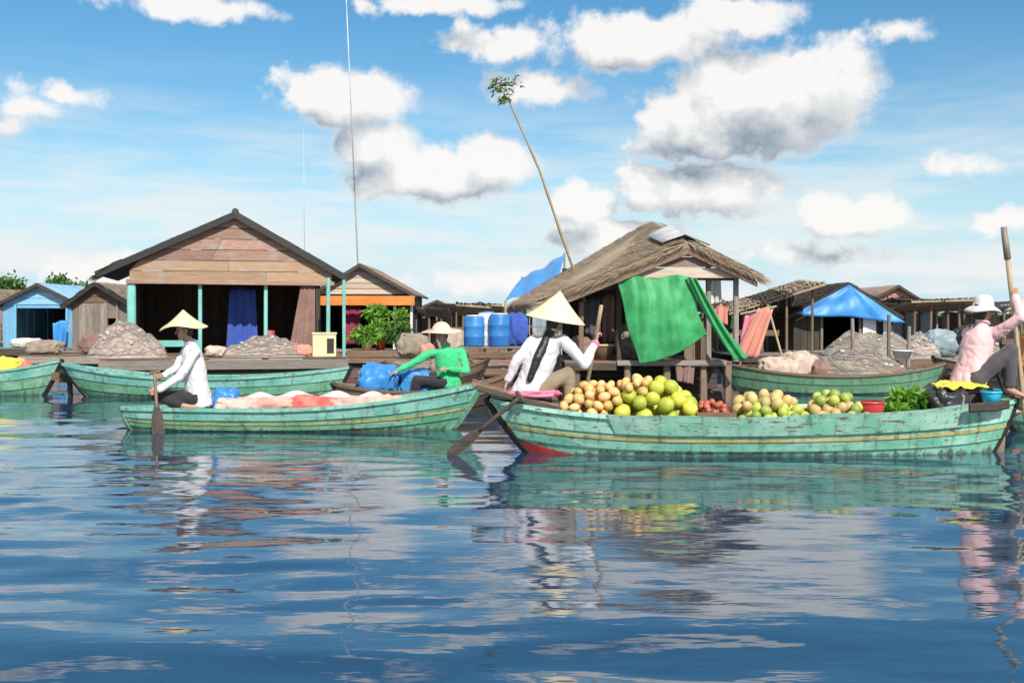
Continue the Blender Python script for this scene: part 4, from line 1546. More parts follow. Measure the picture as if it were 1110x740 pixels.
# ---------------------------------------------------------------- raft with blue drums
def drum_raft():
    Y = 24.0
    k = Y / F
    X = lambda px: (px - 555) * k
    Z = lambda py: CAMZ - (py - HOR) * k
    r = thing('storage_raft', 'rough timber raft carrying blue drums left of the thatched stall', 'raft', (X(528), Y + .8, 0))
    z = Z(376)
    for i in range(8):
        y = Y + 1.7 * (i + .5) / 8
        board(r, M['grey_wood'], (X(496), y, z - .02), (X(572), y, z - .02), (0, .2, 0), (0, 0, .04), name='deck_board', seg=3)
    for px in (499, 522, 545, 568):
        for y in (Y + .05, Y + 1.6):
            post(r, X(px), y, -.4, z - .04, .11, M['brown_z'], 'stilt')
    for j, zz in enumerate((.2, .38, .56)):
        board(r, M['brown'] if j != 1 else M['gable'], (X(497), Y - .03, zz), (X(570), Y - .03, zz + random.uniform(-.03, .03)), (0, 0, .14), (0, .03, 0), name='side_board', seg=4)
    log_row(r, X(494), X(574), Y + .1, Y + 1.6, 4, .02, .14)

    def drum(label, px, y, mt, h=.66, rr=.23):
        x = X(px)
        d = thing('plastic_drum', label, 'drum', (x, y, z), 'drums on the storage raft')
        pr = [(.01, 0), (rr * .93, 0), (rr, .03), (rr, h * .3), (rr * 1.04, h * .33), (rr, h * .36), (rr, h * .64), (rr * 1.04, h * .67), (rr, h * .7), (rr, h - .04), (rr * .93, h), (.01, h)]
        part('drum_body', M[mt], d, lambda m: m.lathe((x, y, z), pr, 22), smooth=True)
        part('drum_lid', M['plastic_white'] if mt != 'plastic_white' else M['plastic_blue'], d, lambda m: m.lathe((x, y, z + h + .002), [(.01, 0), (rr * .8, 0), (rr * .8, .03), (.01, .035)], 20), smooth=True)
    drum('blue plastic drum on the raft at the end nearest the orange trimmed house', 513, Y + .5, 'plastic_blue')
    drum('white plastic drum between two blue ones on the raft', 527, Y + .75, 'plastic_white', .74, .2)
    drum('blue plastic drum on the raft at the end nearest the thatched stall', 541, Y + .5, 'plastic_blue', .7)
    sack('dark_bundle', 'dark purple bundle lying on the raft beside the drums', (X(560), Y + .9, z), .25, .25, .38, M['cl_blue'], 12, cat='bundle')
    # blue awning behind
    a = thing('blue_awning', 'sloping blue tarpaulin awning on poles behind the thatched stall', 'awning', (X(578), Y + 2.6, 0))
    ya, yb2 = Y + 2.1, Y + 3.6
    kk = ya / F
    p = [W(548, 326, ya), W(606, 300, ya), W(612, 274, yb2), W(566, 300, yb2)]
    m = MB()
    m.grid(lambda u, v: p[0].lerp(p[1], u).lerp(p[3].lerp(p[2], u), v) + Vector((0, 0, -.06 * math.sin(math.pi * u) + .03 * math.sin(u * 14 + v * 4))), 24, 10)
    m.build('awning_sheet', M['tarp_blue'], a, smooth=True, solid=.01)
    for q in p:
        part('awning_pole', M['bamboo'], a, lambda m: m.tube([(q.x, q.y, -.5), (q.x, q.y, q.z)], .03, 8))


drum_raft()


# ---------------------------------------------------------------- plants
def leafy_plant(name, label, c, rx, rz, n, mat, pot=None, seed=1, leaf=.16, group=None, stem=True):
    c = Vector(c)
    r = thing(name, label, 'plant', c, group)
    rg = random.Random(seed)
    z0 = c.z
    if pot:
        part('pot', M[pot], r, lambda m: m.lathe(c, [(.01, 0), (.12, 0), (.17, .25), (.185, .26), (.185, .29), (.16, .29), (.14, .24), (.01, .23)], 16), smooth=True)
        z0 += .24
    top = Vector((c.x, c.y, z0 + rz))
    m = MB()
    ms = MB()
    for i in range(9):
        t = 2 * math.pi * i / 9 + rg.random()
        tip = top + Vector((math.cos(t) * rx * rg.uniform(.4, .95), math.sin(t) * rx * .8 * rg.uniform(.4, .95), rz * rg.uniform(-.5, .8)))
        b = Vector((c.x, c.y, z0 - .03))
        mid = b.lerp(tip, .5) + Vector((0, 0, rz * .15))
        ms.tube([b, mid, tip], [.014, .01, .004], 5)
    ms.build('stems', M['leaf_dark'], r)
    for i in range(n):
        v = Vector((rg.gauss(0, 1), rg.gauss(0, 1), rg.gauss(0, 1))).normalized() * rg.uniform(.35, 1.0) ** .6
        p = top + Vector((v.x * rx, v.y * rx * .8, v.z * rz))
        d = (v + Vector((rg.gauss(0, .5), rg.gauss(0, .5), rg.gauss(.1, .5)))).normalized() * leaf * rg.uniform(.6, 1.3)
        w = d.cross(Vector((rg.gauss(0, 1), rg.gauss(0, 1), rg.gauss(0, 1)))).normalized() * leaf * .24
        m.add([p, p + d * .45 + w, p + d + Vector((0, 0, -.25 * leaf)), p + d * .45 - w], [(0, 1, 2, 3)])
    o = m.build('foliage', mat, r, fix=False)
    return r


# planks deck in front of the orange house for its plants
def plant_deck():
    Y = 31.8
    k = Y / F
    X = lambda px: (px - 555) * k
    r = thing('plant_raft', 'low brown plank raft with pot plants before the orange trimmed house', 'raft', (X(412), Y + .5, 0))
    for i in range(6):
        y = Y + 1.2 * (i + .5) / 6
        board(r, M['brown'], (X(376), y, .40), (X(452), y, .40), (0, .19, 0), (0, 0, .04), name='deck_board', seg=3)
    for j in range(2):
        board(r, M['brown'], (X(376), Y - .02, .14 + .17 * j), (X(452), Y - .02, .14 + .17 * j), (0, 0, .15), (0, .03, 0), name='side_board', seg=3)
    log_row(r, X(374), X(454), Y + .1, Y + 1.1, 4, .0, .14)
    return X, Y


pX, pY = plant_deck()
leafy_plant('potted_plant', 'bright green potted plant under the orange fascia, tallest on the raft', (pX(409), pY + .75, .42), .32, .33, 360, M['leaf'], 'tin_box' if False else 'plastic_red', 3)
leafy_plant('potted_plant', 'low wide yellow green potted plant at the front of the plant raft', (pX(396), pY + .3, .42), .46, .22, 380, M['leaf'], 'box_cream', 5)
leafy_plant('potted_plant', 'dark green potted plant at the drum side of the plant raft', (pX(432), pY + .4, .42), .36, .26, 300, M['leaf_dark'], 'plastic_white', 6)
leafy_plant('hanging_plant', 'bushy green plant hung below the orange fascia', (oX(410), 33.55, oZ(346)), .34, .2, 260, M['leaf'], None, 8, .18)
leafy_plant('hanging_plant', 'small green plant hung at the end of the orange fascia', (oX(436), 33.55, oZ(352)), .2, .25, 160, M['leaf'], None, 9, .16)


# ---------------------------------------------------------------- trees on the far shore
def tree(label, px, Y, h, rx, rz, seed, mat):
    rg = random.Random(seed)
    x = (px - 555) / F * Y
    r = thing('shore_tree', label, 'tree', (x, Y, 0))
    m = MB()
    top = Vector((x + rg.uniform(-.4, .4), Y, h))
    m.tube([(x, Y, -.5), (x + .1, Y, h * .35), (x - .05, Y, h * .65), top], [.22, .16, .11, .03], 8)
    for i in range(9):
        t = rg.random() * 6.28
        b = Vector((x, Y, h * rg.uniform(.35, .75)))
        m.tube([b, b + Vector((math.cos(t) * rx * .4, math.sin(t) * rx * .4, .5)), b + Vector((math.cos(t) * rx * .8, math.sin(t) * rx * .8, .9))], [.07, .05, .02], 6)
    m.build('trunk', M['brown_z'], r)
    m = MB()
    cl = []
    for i in range(16):
        v = Vector((rg.gauss(0, 1), rg.gauss(0, 1), rg.gauss(0, 1))).normalized() * rg.uniform(.2, .95)
        cl.append(Vector((x + v.x * rx, Y + v.y * rx, h - rz * .4 + v.z * rz)))
    for i in range(2600):
        c = rg.choice(cl)
        p = c + Vector((rg.gauss(0, 1), rg.gauss(0, 1), rg.gauss(0, .8))) * rx * .2
        d = Vector((rg.gauss(0, 1), rg.gauss(0, 1), rg.gauss(0, 1))).normalized() * .22
        w = d.cross(Vector((rg.gauss(0, 1), rg.gauss(0, 1), rg.gauss(0, 1)))).normalized() * .09
        m.add([p - d, p + w, p + d, p - w], [(0, 1, 2, 3)])
    m.build('crown', mat, r, fix=False)


tree('green tree rising behind the ridge of the blue house', 76, 75, 3.2, 1.7, 1.5, 3, M['leaf_dark'])
tree('green tree beyond the blue house, half out of view', -2, 80, 3.4, 2.0, 1.7, 5, M['leaf_dark'])


def bank():
    m = MB()
    n = 120

    def fn(u, v):
        x = -400 + 800 * u
        h = 1.9 + .7 * mnoise.noise(Vector((x * .02, 1, 0))) + .35 * mnoise.noise(Vector((x * .11, 4, 0)))
        prof = [(-.3, 0), (h * .45, 3), (h * .9, 8), (h, 16), (h * .95, 60)]
        q = prof[round(v * 4)]
        return (x, 210 + q[1], q[0])
    m.grid(fn, n, 4)
    o = m.build('far_bank', M['leaf_dark'], None, smooth=True)
    o['kind'] = 'structure'
    m = MB()
    rg = random.Random(5)
    for i in range(9000):
        x = rg.uniform(-140, 140)
        h = 1.6 + .9 * mnoise.noise(Vector((x * .05, 7, 0))) + .5 * mnoise.noise(Vector((x * .21, 9, 0)))
        p = Vector((x, 210 + rg.uniform(1, 9), rg.random() ** .7 * (h + .7)))
        d = Vector((rg.gauss(0, 1), rg.gauss(0, .6), rg.gauss(0, 1))).normalized() * .45
        w = d.cross(Vector((rg.gauss(0, 1), rg.gauss(0, 1), rg.gauss(0, 1)))).normalized() * .25
        m.add([p - d, p + w, p + d, p - w], [(0, 1, 2, 3)])
    o = m.build('bank_scrub', M['leaf_dark'], None, fix=False)
    o['kind'] = 'stuff'
    o['label'] = 'low dark green scrub along the far bank'
    o['category'] = 'scrub'


bank()


# ================================================================== boats
class Boat:
    def __init__(s, name, label, xa, xb, Y, za, zb, zmid, tm, beam, rake_a, rake_b, mats, draft=.1, nstr=3, group=None, endw=.035, yaw=0, stripe=.56, pw=2.2, floor=.16, thwarts=(.3, .7), ribs=9, washboard=None, stem_over=.04, ratio=.6):
        s.xa, s.xb, s.Y, s.za, s.zb, s.zmid, s.tm, s.hb0 = xa, xb, Y, za, zb, zmid, tm, beam / 2
        s.ra, s.rb, s.draft, s.endw, s.pw, s.ratio, s.yaw = rake_a, rake_b, draft, endw, pw, ratio, yaw
        c = ((xa + xb) / 2, Y, 0)
        s.c = Vector(c)
        r = s.root = thing(name, label, 'boat', c, group)
        hullm, upper, rail, stripem, stemm, inner = mats
        N = 34
        ts = [i / N for i in range(N + 1)]

        def sweep(m, fn_list):
            """closed loop of k curves"""
            k = len(fn_list)
            vs = [f(t) for t in ts for f in fn_list]
            fs = []
            for i in range(N):
                for j in range(k):
                    j2 = (j + 1) % k
                    fs.append([i * k + j, i * k + j2, (i + 1) * k + j2, (i + 1) * k + j])
            fs.append(list(range(k))[::-1])
            fs.append([N * k + j for j in range(k)])
            m.add(vs, fs)
        vb = [0, .36, .68, 1.0] if nstr == 3 else [i / nstr for i in range(nstr + 1)]
        for side in (-1, 1):
            for i in range(nstr):
                v0, v1 = vb[i] - (.03 if i else 0), vb[i + 1]
                o0, o1 = (.016 if i else .0), .0
                m = MB()
                sweep(m, [lambda t: s.P(t, v0, side, o0 + .012), lambda t: s.P(t, v1, side, o1 + .012), lambda t: s.P(t, v1, side, o1 - .012), lambda t: s.P(t, v0, side, o0 - .010)])
                m.build('hull_plank', upper if i == nstr - 1 else hullm, r)
            m = MB()
            sweep(m, [lambda t: s.P(t, 1, side, .032) + Vector((0, 0, -.022)), lambda t: s.P(t, 1, side, .032) + Vector((0, 0, .018)), lambda t: s.P(t, 1, side, -.03) + Vector((0, 0, .018)), lambda t: s.P(t, 1, side, -.03) + Vector((0, 0, -.022))])
            m.build('gunwale', rail, r)
            if stripe:
                m = MB()
                sweep(m, [lambda t: s.P(t, stripe - .028, side, .03), lambda t: s.P(t, stripe + .028, side, .028), lambda t: s.P(t, stripe + .028, side, .012), lambda t: s.P(t, stripe - .028, side, .012)])
                m.build('rub_rail', stripem, r)
        # bottom
        m = MB()
        sweep(m, [lambda t: s.P(t, 0, -1, .01), lambda t: s.P(t, 0, 1, .01), lambda t: s.P(t, .04, 1, -.0), lambda t: s.P(t, .04, -1, -.0)])
        m.build('bottom', hullm, r)
        # stems
        for t in (0, 1):
            m = MB()
            pts = [s.mid(t, v) + Vector((-.02 if t == 0 else .02, 0, 0)) for v in (-.02, .25, .5, .75, 1.0 + stem_over)]
            m.tube(pts, [.05, .05, .048, .046, .042], 4, flat=((0, 1, 0), 1.0))
            m.build('stem_post', stemm, r)
        # ribs
        for i in range(ribs):
            t = .1 + .8 * i / (ribs - 1)
            m = MB()
            for side in (-1, 1):
                a = [s.P(t, v, side, -.02) for v in (.02, .3, .6, .97)]
                m.tube(a, .02, 4)
            m.build('rib', inner, r)
        # floor boards
        s.floor = floor
        nb = 5
        hb = lambda t: s.half(t, (floor + draft) / (s.sheer(t) + draft)) - .03
        for j in range(nb):
            y0, y1 = -1 + 2 * j / nb, -1 + 2 * (j + 1) / nb
            m = MB()
            tt = [.07 + .86 * i / 14 for i in range(15)]
            vs = []
            for t in tt:
                x = s.mid(t, .5).x
                h = max(hb(t), .02)
                for (yy, zz) in ((y0 * h + .004, floor - .025), (y1 * h - .004, floor - .025), (y1 * h - .004, floor), (y0 * h + .004, floor)):
                    vs.append(s.rot(Vector((x, Y + yy, zz))))
            fs = []
            for i in range(14):
                for q in range(4):
                    q2 = (q + 1) % 4
                    fs.append([i * 4 + q, i * 4 + q2, (i + 1) * 4 + q2, (i + 1) * 4 + q])
            fs += [[3, 2, 1, 0], [56, 57, 58, 59]]
            m.add(vs, fs)
            m.build('floor_board', inner, r)
        for t in thwarts:
            z = s.sheer(t) - .06
            h = s.half(t, .9) - .01
            x = s.mid(t, .9).x
            board(r, inner, s.rot(Vector((x, Y - h, z))), s.rot(Vector((x, Y + h, z))), s.rotv(Vector((.2, 0, 0))), (0, 0, .03), name='thwart', seg=2, jit=.01)

    def rot(s, p):
        if not s.yaw:
            return p
        d = p - s.c
        c, q = math.cos(s.yaw), math.sin(s.yaw)
        return s.c + Vector((d.x * c - d.y * q, d.x * q + d.y * c, d.z))

    def rotv(s, d):
        c, q = math.cos(s.yaw), math.sin(s.yaw)
        return Vector((d.x * c - d.y * q, d.x * q + d.y * c, d.z))

    def sheer(s, t):
        if t < s.tm:
            return s.zmid + (s.za - s.zmid) * ((s.tm - t) / s.tm) ** 2.1
        return s.zmid + (s.zb - s.zmid) * ((t - s.tm) / (1 - s.tm)) ** 2.1

    def half(s, t, v):
        k = max(0, 1 - abs(2 * t - 1) ** s.pw) ** .8
        return (s.endw + (s.hb0 - s.endw) * k) * (s.ratio + (1 - s.ratio) * max(v, 0) ** .8)

    def P(s, t, v, side, off=0):
        zk = -s.draft + .06 * abs(2 * t - 1) ** 5
        zs = s.sheer(t)
        xt = s.xa + (s.xb - s.xa) * t
        xk = s.xa + s.ra + (s.xb - s.rb - s.xa - s.ra) * t
        vv = max(v, 0) ** .85
        return s.rot(Vector((xk + (xt - xk) * vv, s.Y + side * (s.half(t, v) + off), zk + (zs - zk) * v)))

    def mid(s, t, v):
        a, b = s.P(t, v, 1), s.P(t, v, -1)
        return (a + b) / 2


# produce boat at the right
Yr = 11.2
kr = Yr / F
rX = lambda px: (px - 555) * kr
rZ = lambda py: CAMZ - (py - HOR) * kr
boatR = Boat('sampan', 'long pale teal wooden boat heaped with yellow pomelos and other fruit', rX(531), rX(1099), Yr, .53, .52, .375, .36, 1.12, .46, .26,
             (M['teal'], M['teal_light'], M['teal_light'], M['yellow_line'], M['tar'], M['brown']), draft=.1, floor=.22, thwarts=(.56, .80), stripe=.55)


def boatR_extras():
    r = boatR.root
    # raised wash board along the near and far side
    for side in (-1, 1):
        m = MB()
        n = 26
        vs, fs = [], []
        for i in range(n + 1):
            t = .215 + (.89 - .215) * i / n
            p0, p1 = boatR.P(t, .66, side, .022), boatR.P(t, 1.0, side, .036)
            p1.z += .03 + .012 * math.sin(t * 23)
            q = Vector((0, side * .018, 0))
            vs += [p0, p0 + q, p1 + q, p1]
        for i in range(n):
            for j in range(4):
                k = (j + 1) % 4
                fs.append([i * 4 + j, i * 4 + k, (i + 1) * 4 + k, (i + 1) * 4 + j])
        fs += [[3, 2, 1, 0], [n * 4 + j for j in range(4)]]
        m.add(vs, fs)
        m.build('wash_board', M['teal_light'], r)
    # brown bow deck sloping up to the tip and projecting beyond it
    for j, yo in enumerate((-.105, 0, .105)):
        a, b = W(512, 413, Yr), W(628, 446, Yr)
        a.y = b.y = Yr + yo
        a.z += 0 if j == 1 else -.02
        board(r, M['brown'], a, b, (0, .1, 0), (.012, 0, .04), name='bow_deck_board', seg=5)
    board(r, M['dark'], W(517, 420, Yr - .19), W(622, 448, Yr - .19), (0, .05, 0), (0, 0, .06), name='bow_deck_edge', seg=5)
    board(r, M['dark'], W(517, 417, Yr + .19), W(622, 445, Yr + .19), (0, .05, 0), (0, 0, .06), name='bow_deck_edge', seg=5)
    # red painted forefoot
    m = MB()
    for i in range(1):
        vs = []
        for t in (0.0, .03, .07, .11):
            for v, o in ((.02, .018), (.30 - t * 1.6, .018)):
                vs.append(boatR.P(t, v, -1, o))
        n = len(vs)
        vs += [p + Vector((0, .008, 0)) for p in vs]
        fs = []
        for i2 in range(3):
            a = i2 * 2
            fs += [[a, a + 2, a + 3, a + 1], [n + a, n + a + 1, n + a + 3, n + a + 2], [a, a + 1, n + a + 1, n + a], [a + 1, a + 3, n + a + 3, n + a + 1], [a, n + a, n + a + 2, a + 2]]
        m.add(vs, fs)
    m.build('forefoot', M['red_paint'], r)
    # stern deck and rudder post
    for j in range(4):
        x = rX(1040) + .13 * j
        h = boatR.half((x - boatR.xa) / (boatR.xb - boatR.xa), .9)
        board(r, M['brown_y'], (x, Yr - h * .8, .47 + .012 * j), (x, Yr + h * .8, .47 + .012 * j), (.125, 0, 0), (0, 0, .03), name='stern_deck_board', seg=2)
    board(r, M['dark'], (rX(1030), Yr - .47, .475), (rX(1082), Yr - .24, .50), (0, .04, 0), (0, 0, .09), name='stern_plank', seg=3)
    part('rudder_post', M['brown_z'], r, lambda m: m.plank((rX(1079), Yr, -.25), (rX(1084), Yr, .16), (.1, 0, 0), (0, .05, 0)))


boatR_extras()

# rower boat at the left
Yl = 13.5
kl = Yl / F
lX = lambda px: (px - 555) * kl
lZ = lambda py: CAMZ - (py - HOR) * kl
boatL = Boat('sampan', 'low green boat with yellow line carrying white and red cloth goods', lX(133), lX(521), Yl, .26, .55, .27, .38, .98, .16, .42,
             (M['teal_green'], M['teal_blue'], M['teal_blue'], M['yellow_line'], M['teal_green'], M['grey_wood']), draft=.1, floor=.13, thwarts=(.82,), stripe=.52)
for j in range(4):
    x = lX(498) - .15 * j
    h = boatL.half((x - boatL.xa) / (boatL.xb - boatL.xa), .9)
    board(boatL.root, M['grey_wood'], (x, Yl - h * .62, .44 - .03 * j), (x, Yl + h * .62, .44 - .03 * j), (.14, 0, 0), (0, 0, .03), name='bow_deck_board', seg=2)
for j in range(6):
    x = lX(158) + .17 * j
    h = boatL.half((x - boatL.xa) / (boatL.xb - boatL.xa), .9)
    board(boatL.root, M['teal_green'] if j < 2 else M['grey_wood'], (x, Yl - h * .86, .235), (x, Yl + h * .86, .235), (.165, 0, 0), (0, 0, .03), name='stern_deck_board', seg=2)

# second row at the left
Ym = 19.2
km = Ym / F
boatM = Boat('sampan', 'empty long teal boat lying along the deck of the big timber house', (68 - 555) * km, (379 - 555) * km, Ym, .56, .50, .33, .5, 1.05, .5, .3,
             (M['teal_green'], M['teal_blue'], M['teal_blue'], M['yellow_line'], M['tar'], M['grey_wood']), draft=.1, floor=.2, thwarts=(.25, .5, .75), stripe=None)
Yf = 19.6
kf = Yf / F
boatF = Boat('sampan', 'teal boat with red and yellow bundles below the blue house', (-190 - 555) * kf, (66 - 555) * kf, Yf, .5, .60, .36, .5, 1.0, .3, .35,
             (M['teal_green'], M['teal_blue'], M['teal_blue'], M['yellow_line'], M['tar'], M['brown']), draft=.1, floor=.2, thwarts=(.3, .6), stripe=None)
sack('cloth_bundle', 'yellow cloth bundle lying in the boat below the blue house', ((8 - 555) * kf, Yf, .2), .3, .26, .24, M['cl_yellow'], 4, cat='bundle')
sack('cloth_bundle', 'small red bundle in the bow of the boat below the blue house', ((28 - 555) * kf, Yf, .2), .14, .12, .2, M['cl_red'], 7, cat='bundle')


def engine():
    x, y = (76 - 555) * kf, Yf - .02
    r = thing('outboard_engine', 'dark boat engine hung between the two teal boats at the left', 'engine', (x, y, .1))
    part('engine_block', M['tar'], r, lambda m: (m.box(x - .13, x + .10, y - .14, y + .14, .22, .45), m.tube([(x, y, .45), (x, y, .5)], .1, 10)))
    part('engine_leg', M['dark_z'], r, lambda m: m.tube([(x, y, .24), (x + .03, y, -.3)], .05, 8))
    part('bracket', M['brown'], r, lambda m: m.box(x - .30, x - .12, y - .06, y + .06, .26, .4))
    part('tiller', M['grey_wood'], r, lambda m: m.tube([(x + .08, y, .38), (x + .34, y, .46)], .016, 6))


engine()

# small brown boat of the green shirted person
Yg = 16.2
kg = Yg / F
gX = lambda px: (px - 555) * kg
gZ = lambda py: CAMZ - (py - HOR) * kg
boatG = Boat('sampan', 'small dark brown boat with blue tarpaulin cargo behind the cloth laden boat', gX(362), gX(556), Yg, .40, .55, .30, .45, .95, .25, .4,
             (M['dark'], M['brown'], M['brown'], M['brown'], M['dark'], M['brown']), draft=.1, floor=.18, thwarts=(.6,), stripe=None)

# old green boat beside the stall
Yo = 20.0
ko = Yo / F
oX2 = lambda px: (px - 555) * ko
boatO = Boat('sampan', 'old dull green boat loaded with nets and sacks beside the thatched stall', oX2(778), oX2(1024), Yo, .58, .54, .34, .5, 1.2, .45, .35,
             (M['green_old'], M['green_old'], M['brown'], M['brown'], M['dark'], M['brown']), draft=.12, floor=.22, thwarts=(.3, .5, .7), stripe=None)
# orange shirted person's boat at the right edge
Ye = 13.3
ke = Ye / F
eX = lambda px: (px - 555) * ke
eZ = lambda py: CAMZ - (py - HOR) * ke
boatE = Boat('sampan', 'teal boat of the orange shirted person, half out of view', eX(1074), eX(1450), Ye, .50, .5, .36, .5, 1.0, .35, .3,
             (M['teal_green'], M['teal_blue'], M['teal_blue'], M['yellow_line'], M['tar'], M['brown']), draft=.1, floor=.2, thwarts=(.5, .75), stripe=None)

boatS = Boat('sampan', 'dark brown boat moored behind the pink shirted rower', (1012 - 555) * 23 / F, (1190 - 555) * 23 / F, 23.0, .56, .5, .36, .5, 1.0, .3, .3,
             (M['dark'], M['brown'], M['grey_wood'], M['brown'], M['dark'], M['brown']), draft=.1, floor=.2, thwarts=(.5,), stripe=None)
boatT = Boat('sampan', 'dark weathered boat moored between the plant raft and the drum raft', (418 - 555) * 21.5 / F, (528 - 555) * 21.5 / F, 21.5, .5, .56, .34, .5, .85, .3, .3,
             (M['dark'], M['brown'], M['brown'], M['brown'], M['dark'], M['brown']), draft=.1, floor=.2, thwarts=(.5,), stripe=None)
net_heap('fishing_net', 'grey brown net heap in the dark boat behind the pink shirted rower', (1062 - 555) * 23 / F, 23.0, .2, .7, .36, .55, 52, 'net_brown', 120)
sack('cloth_bundle', 'dusty grey bundle in the dark boat before the drum raft', ((486 - 555) * 21.5 / F, 21.5, .2), .4, .25, .2, M['net_brown'], 91, cat='bundle')
# ---------------------------------------------------------------- cargo of the old green boat
zo = .22
net_heap('fishing_net', 'long brown net heap filling the middle of the old green boat', oX2(925), Yo, zo, 1.1, .48, .52, 31, 'net_brown', 300)
sack('cream_sack', 'pale cream sack at the stall end of the old green boat, largest of three', (oX2(840), Yo - .05, zo), .36, .32, .22, M['cl_cream'], 3)
sack('cream_sack', 'cream sack in the middle of the row on the old green boat', (oX2(866), Yo + .05, zo), .3, .3, .27, M['cl_cream'], 8)
sack('cream_sack', 'smaller brown sack against the brown net heap', (oX2(888), Yo - .1, zo), .24, .26, .2, M['cl_brown'], 11)
hang('hanging_cloth', 'salmon red cloth draped from a prop at the stall end of the old green boat', 'cloth', M['cl_salmon'], [(oX2(826), Yo + .25, CAMZ - (333 - HOR) * ko), (oX2(842), Yo + .25, CAMZ - (334 - HOR) * ko), (oX2(826), Yo + .2, .62), (oX2(796), Yo + .2, .62)], .06, 3)
hang('hanging_cloth', 'faded pink cloth drooping behind the salmon red one on the old green boat', 'cloth', M['cl_pink'], [(oX2(812), Yo + .35, CAMZ - (340 - HOR) * ko), (oX2(828), Yo + .35, CAMZ - (336 - HOR) * ko), (oX2(822), Yo + .33, .62), (oX2(802), Yo + .33, .62)], .05, 2)
pr = thing('bamboo_prop', 'bamboo prop frame holding cloth over the old green boat', 'prop', (oX2(830), Yo + .3, .3))
part('prop_leg', M['bamboo'], pr, lambda m: m.tube([(oX2(800), Yo + .3, .3), (oX2(838), Yo + .28, 1.58)], .022, 8))
part('prop_leg', M['bamboo'], pr, lambda m: m.tube([(oX2(858), Yo + .3, .3), (oX2(836), Yo + .30, 1.6)], .022, 8))
part('prop_rail', M['bamboo'], pr, lambda m: m.tube([(oX2(806), Yo + .30, 1.43), (oX2(846), Yo + .30, 1.57)], .018, 8))
b_ = thing('plastic_basin', 'pale blue basin on the far end of the old green boat', 'basin', (oX2(976), Yo - .1, .62))
part('basin_wall', M['plastic_white'], b_, lambda m: m.lathe((oX2(976), Yo - .1, .62), [(.01, 0), (.12, 0), (.18, .14), (.2, .14), (.2, .16), (.17, .16), (.11, .02), (.01, .02)], 18), smooth=True)
for i, (px, d, zt, lb) in enumerate(((948, .3, 1.35, 'upright'), (985, .2, 1.42, 'leaning'), (1003, .1, 1.2, 'short'))):
    x = oX2(px)
    o = part('mooring_pole', M['grey_wood_z'], None, lambda m: m.tube([(x, Yo + .85 + d, -.6), (x + .05 * (i - 1), Yo + .85 + d, zt)], [.045, .035], 8))
    tag(o, lb + ' grey mooring pole standing behind the old green boat', 'pole')


# nets on a rough raft before the blue tarpaulin hut
def net_raft():
    Y = 27.0
    k = Y / F
    X = lambda px: (px - 555) * k
    r = thing('net_raft', 'rough brown raft between the old green boat and the blue tarpaulin hut', 'raft', (X(930), Y + .8, 0))
    for i in range(8):
        y = Y + 1.8 * (i + .5) / 8
        board(r, M['grey_wood'], (X(860), y, .36), (X(1030), y, .36), (0, .21, 0), (0, 0, .04), name='deck_board', seg=3)
    board(r, M['brown'], (X(860), Y - .03, .24), (X(1030), Y - .03, .24), (0, 0, .2), (0, .03, 0), name='side_board', seg=5)
    log_row(r, X(858), X(1032), Y + .1, Y + 1.7, 5, .0, .14)
    net_heap('fishing_net', 'dark brown net heap on the raft below the blue tarpaulin hut', X(955), Y + .8, .38, 1.3, .7, .62, 41, 'net_brown', 120)
    net_heap('fishing_net', 'greyish net heap at the far end of the raft by the tan roofed house', X(1008), Y + .7, .38, .5, .5, .5, 44, 'net', 70)


net_raft()

# ---------------------------------------------------------------- goods on the cloth laden boat
def goods():
    z = .13
    for i, (px, w, h, mt, lb) in enumerate(((262, .30, .135, 'cl_cream', 'pinkish cream bundle nearest the straw hatted rower'),
                                            (300, .34, .14, 'cl_rosy', 'rosy cloth bundle next to the red bundle'),
                                            (345, .40, .145, 'cl_red', 'bright red cloth bundle in the middle of the low green boat'),
                                            (386, .32, .14, 'cl_rosy', 'rosy cloth bundle between the red and the creamy bundle'),
                                            (420, .22, .15, 'cl_cream', 'creamy cloth bundle before the grey bow deck'))):
        sack('cloth_bundle', lb, (lX(px), Yl - .08, z), w, .25, h, M[mt], 20 + i, cat='bundle')
    # white sheet draped over the far side
    m = MB()

    def fn(u, v):
        px = 238 + 205 * u
        x = lX(px)
        zz = .42 + .04 * math.sin(u * 13) * math.sin(v * 4 + 1) + .03 * math.sin(u * 31 + v * 3)
        t = (v - .5) * 2
        return (x, Yl + .12 + .24 * t + .03 * math.sin(u * 17), zz - .16 * abs(t) ** 2.5 - .07 * abs(2 * u - 1) ** 4)
    m.grid(fn, 60, 14)
    tag(m.build('white_sheet', M['cl_white'], None, smooth=True, solid=.008), 'crumpled white sheet spread over the goods in the low green boat', 'sheet')
    sack('cloth_bundle', 'small blue and white bundle right behind the straw hatted rower', (lX(243), Yl + .1, .13), .16, .2, .19, M['plastic_blue'], 31, cat='bundle')


goods()

# blue tarpaulin cargo
sack('tarpaulin_bundle', 'bulging bright blue tarpaulin bundle in the small brown boat', (gX(411), Yg, .18), .30, .3, .26, M['tarp_blue'], 41, cat='bundle')
sack('tarpaulin_bundle', 'flatter blue tarpaulin bundle beside the green shirted person', (gX(450), Yg + .12, .18), .28, .26, .22, M['tarp_blue'], 44, cat='bundle')

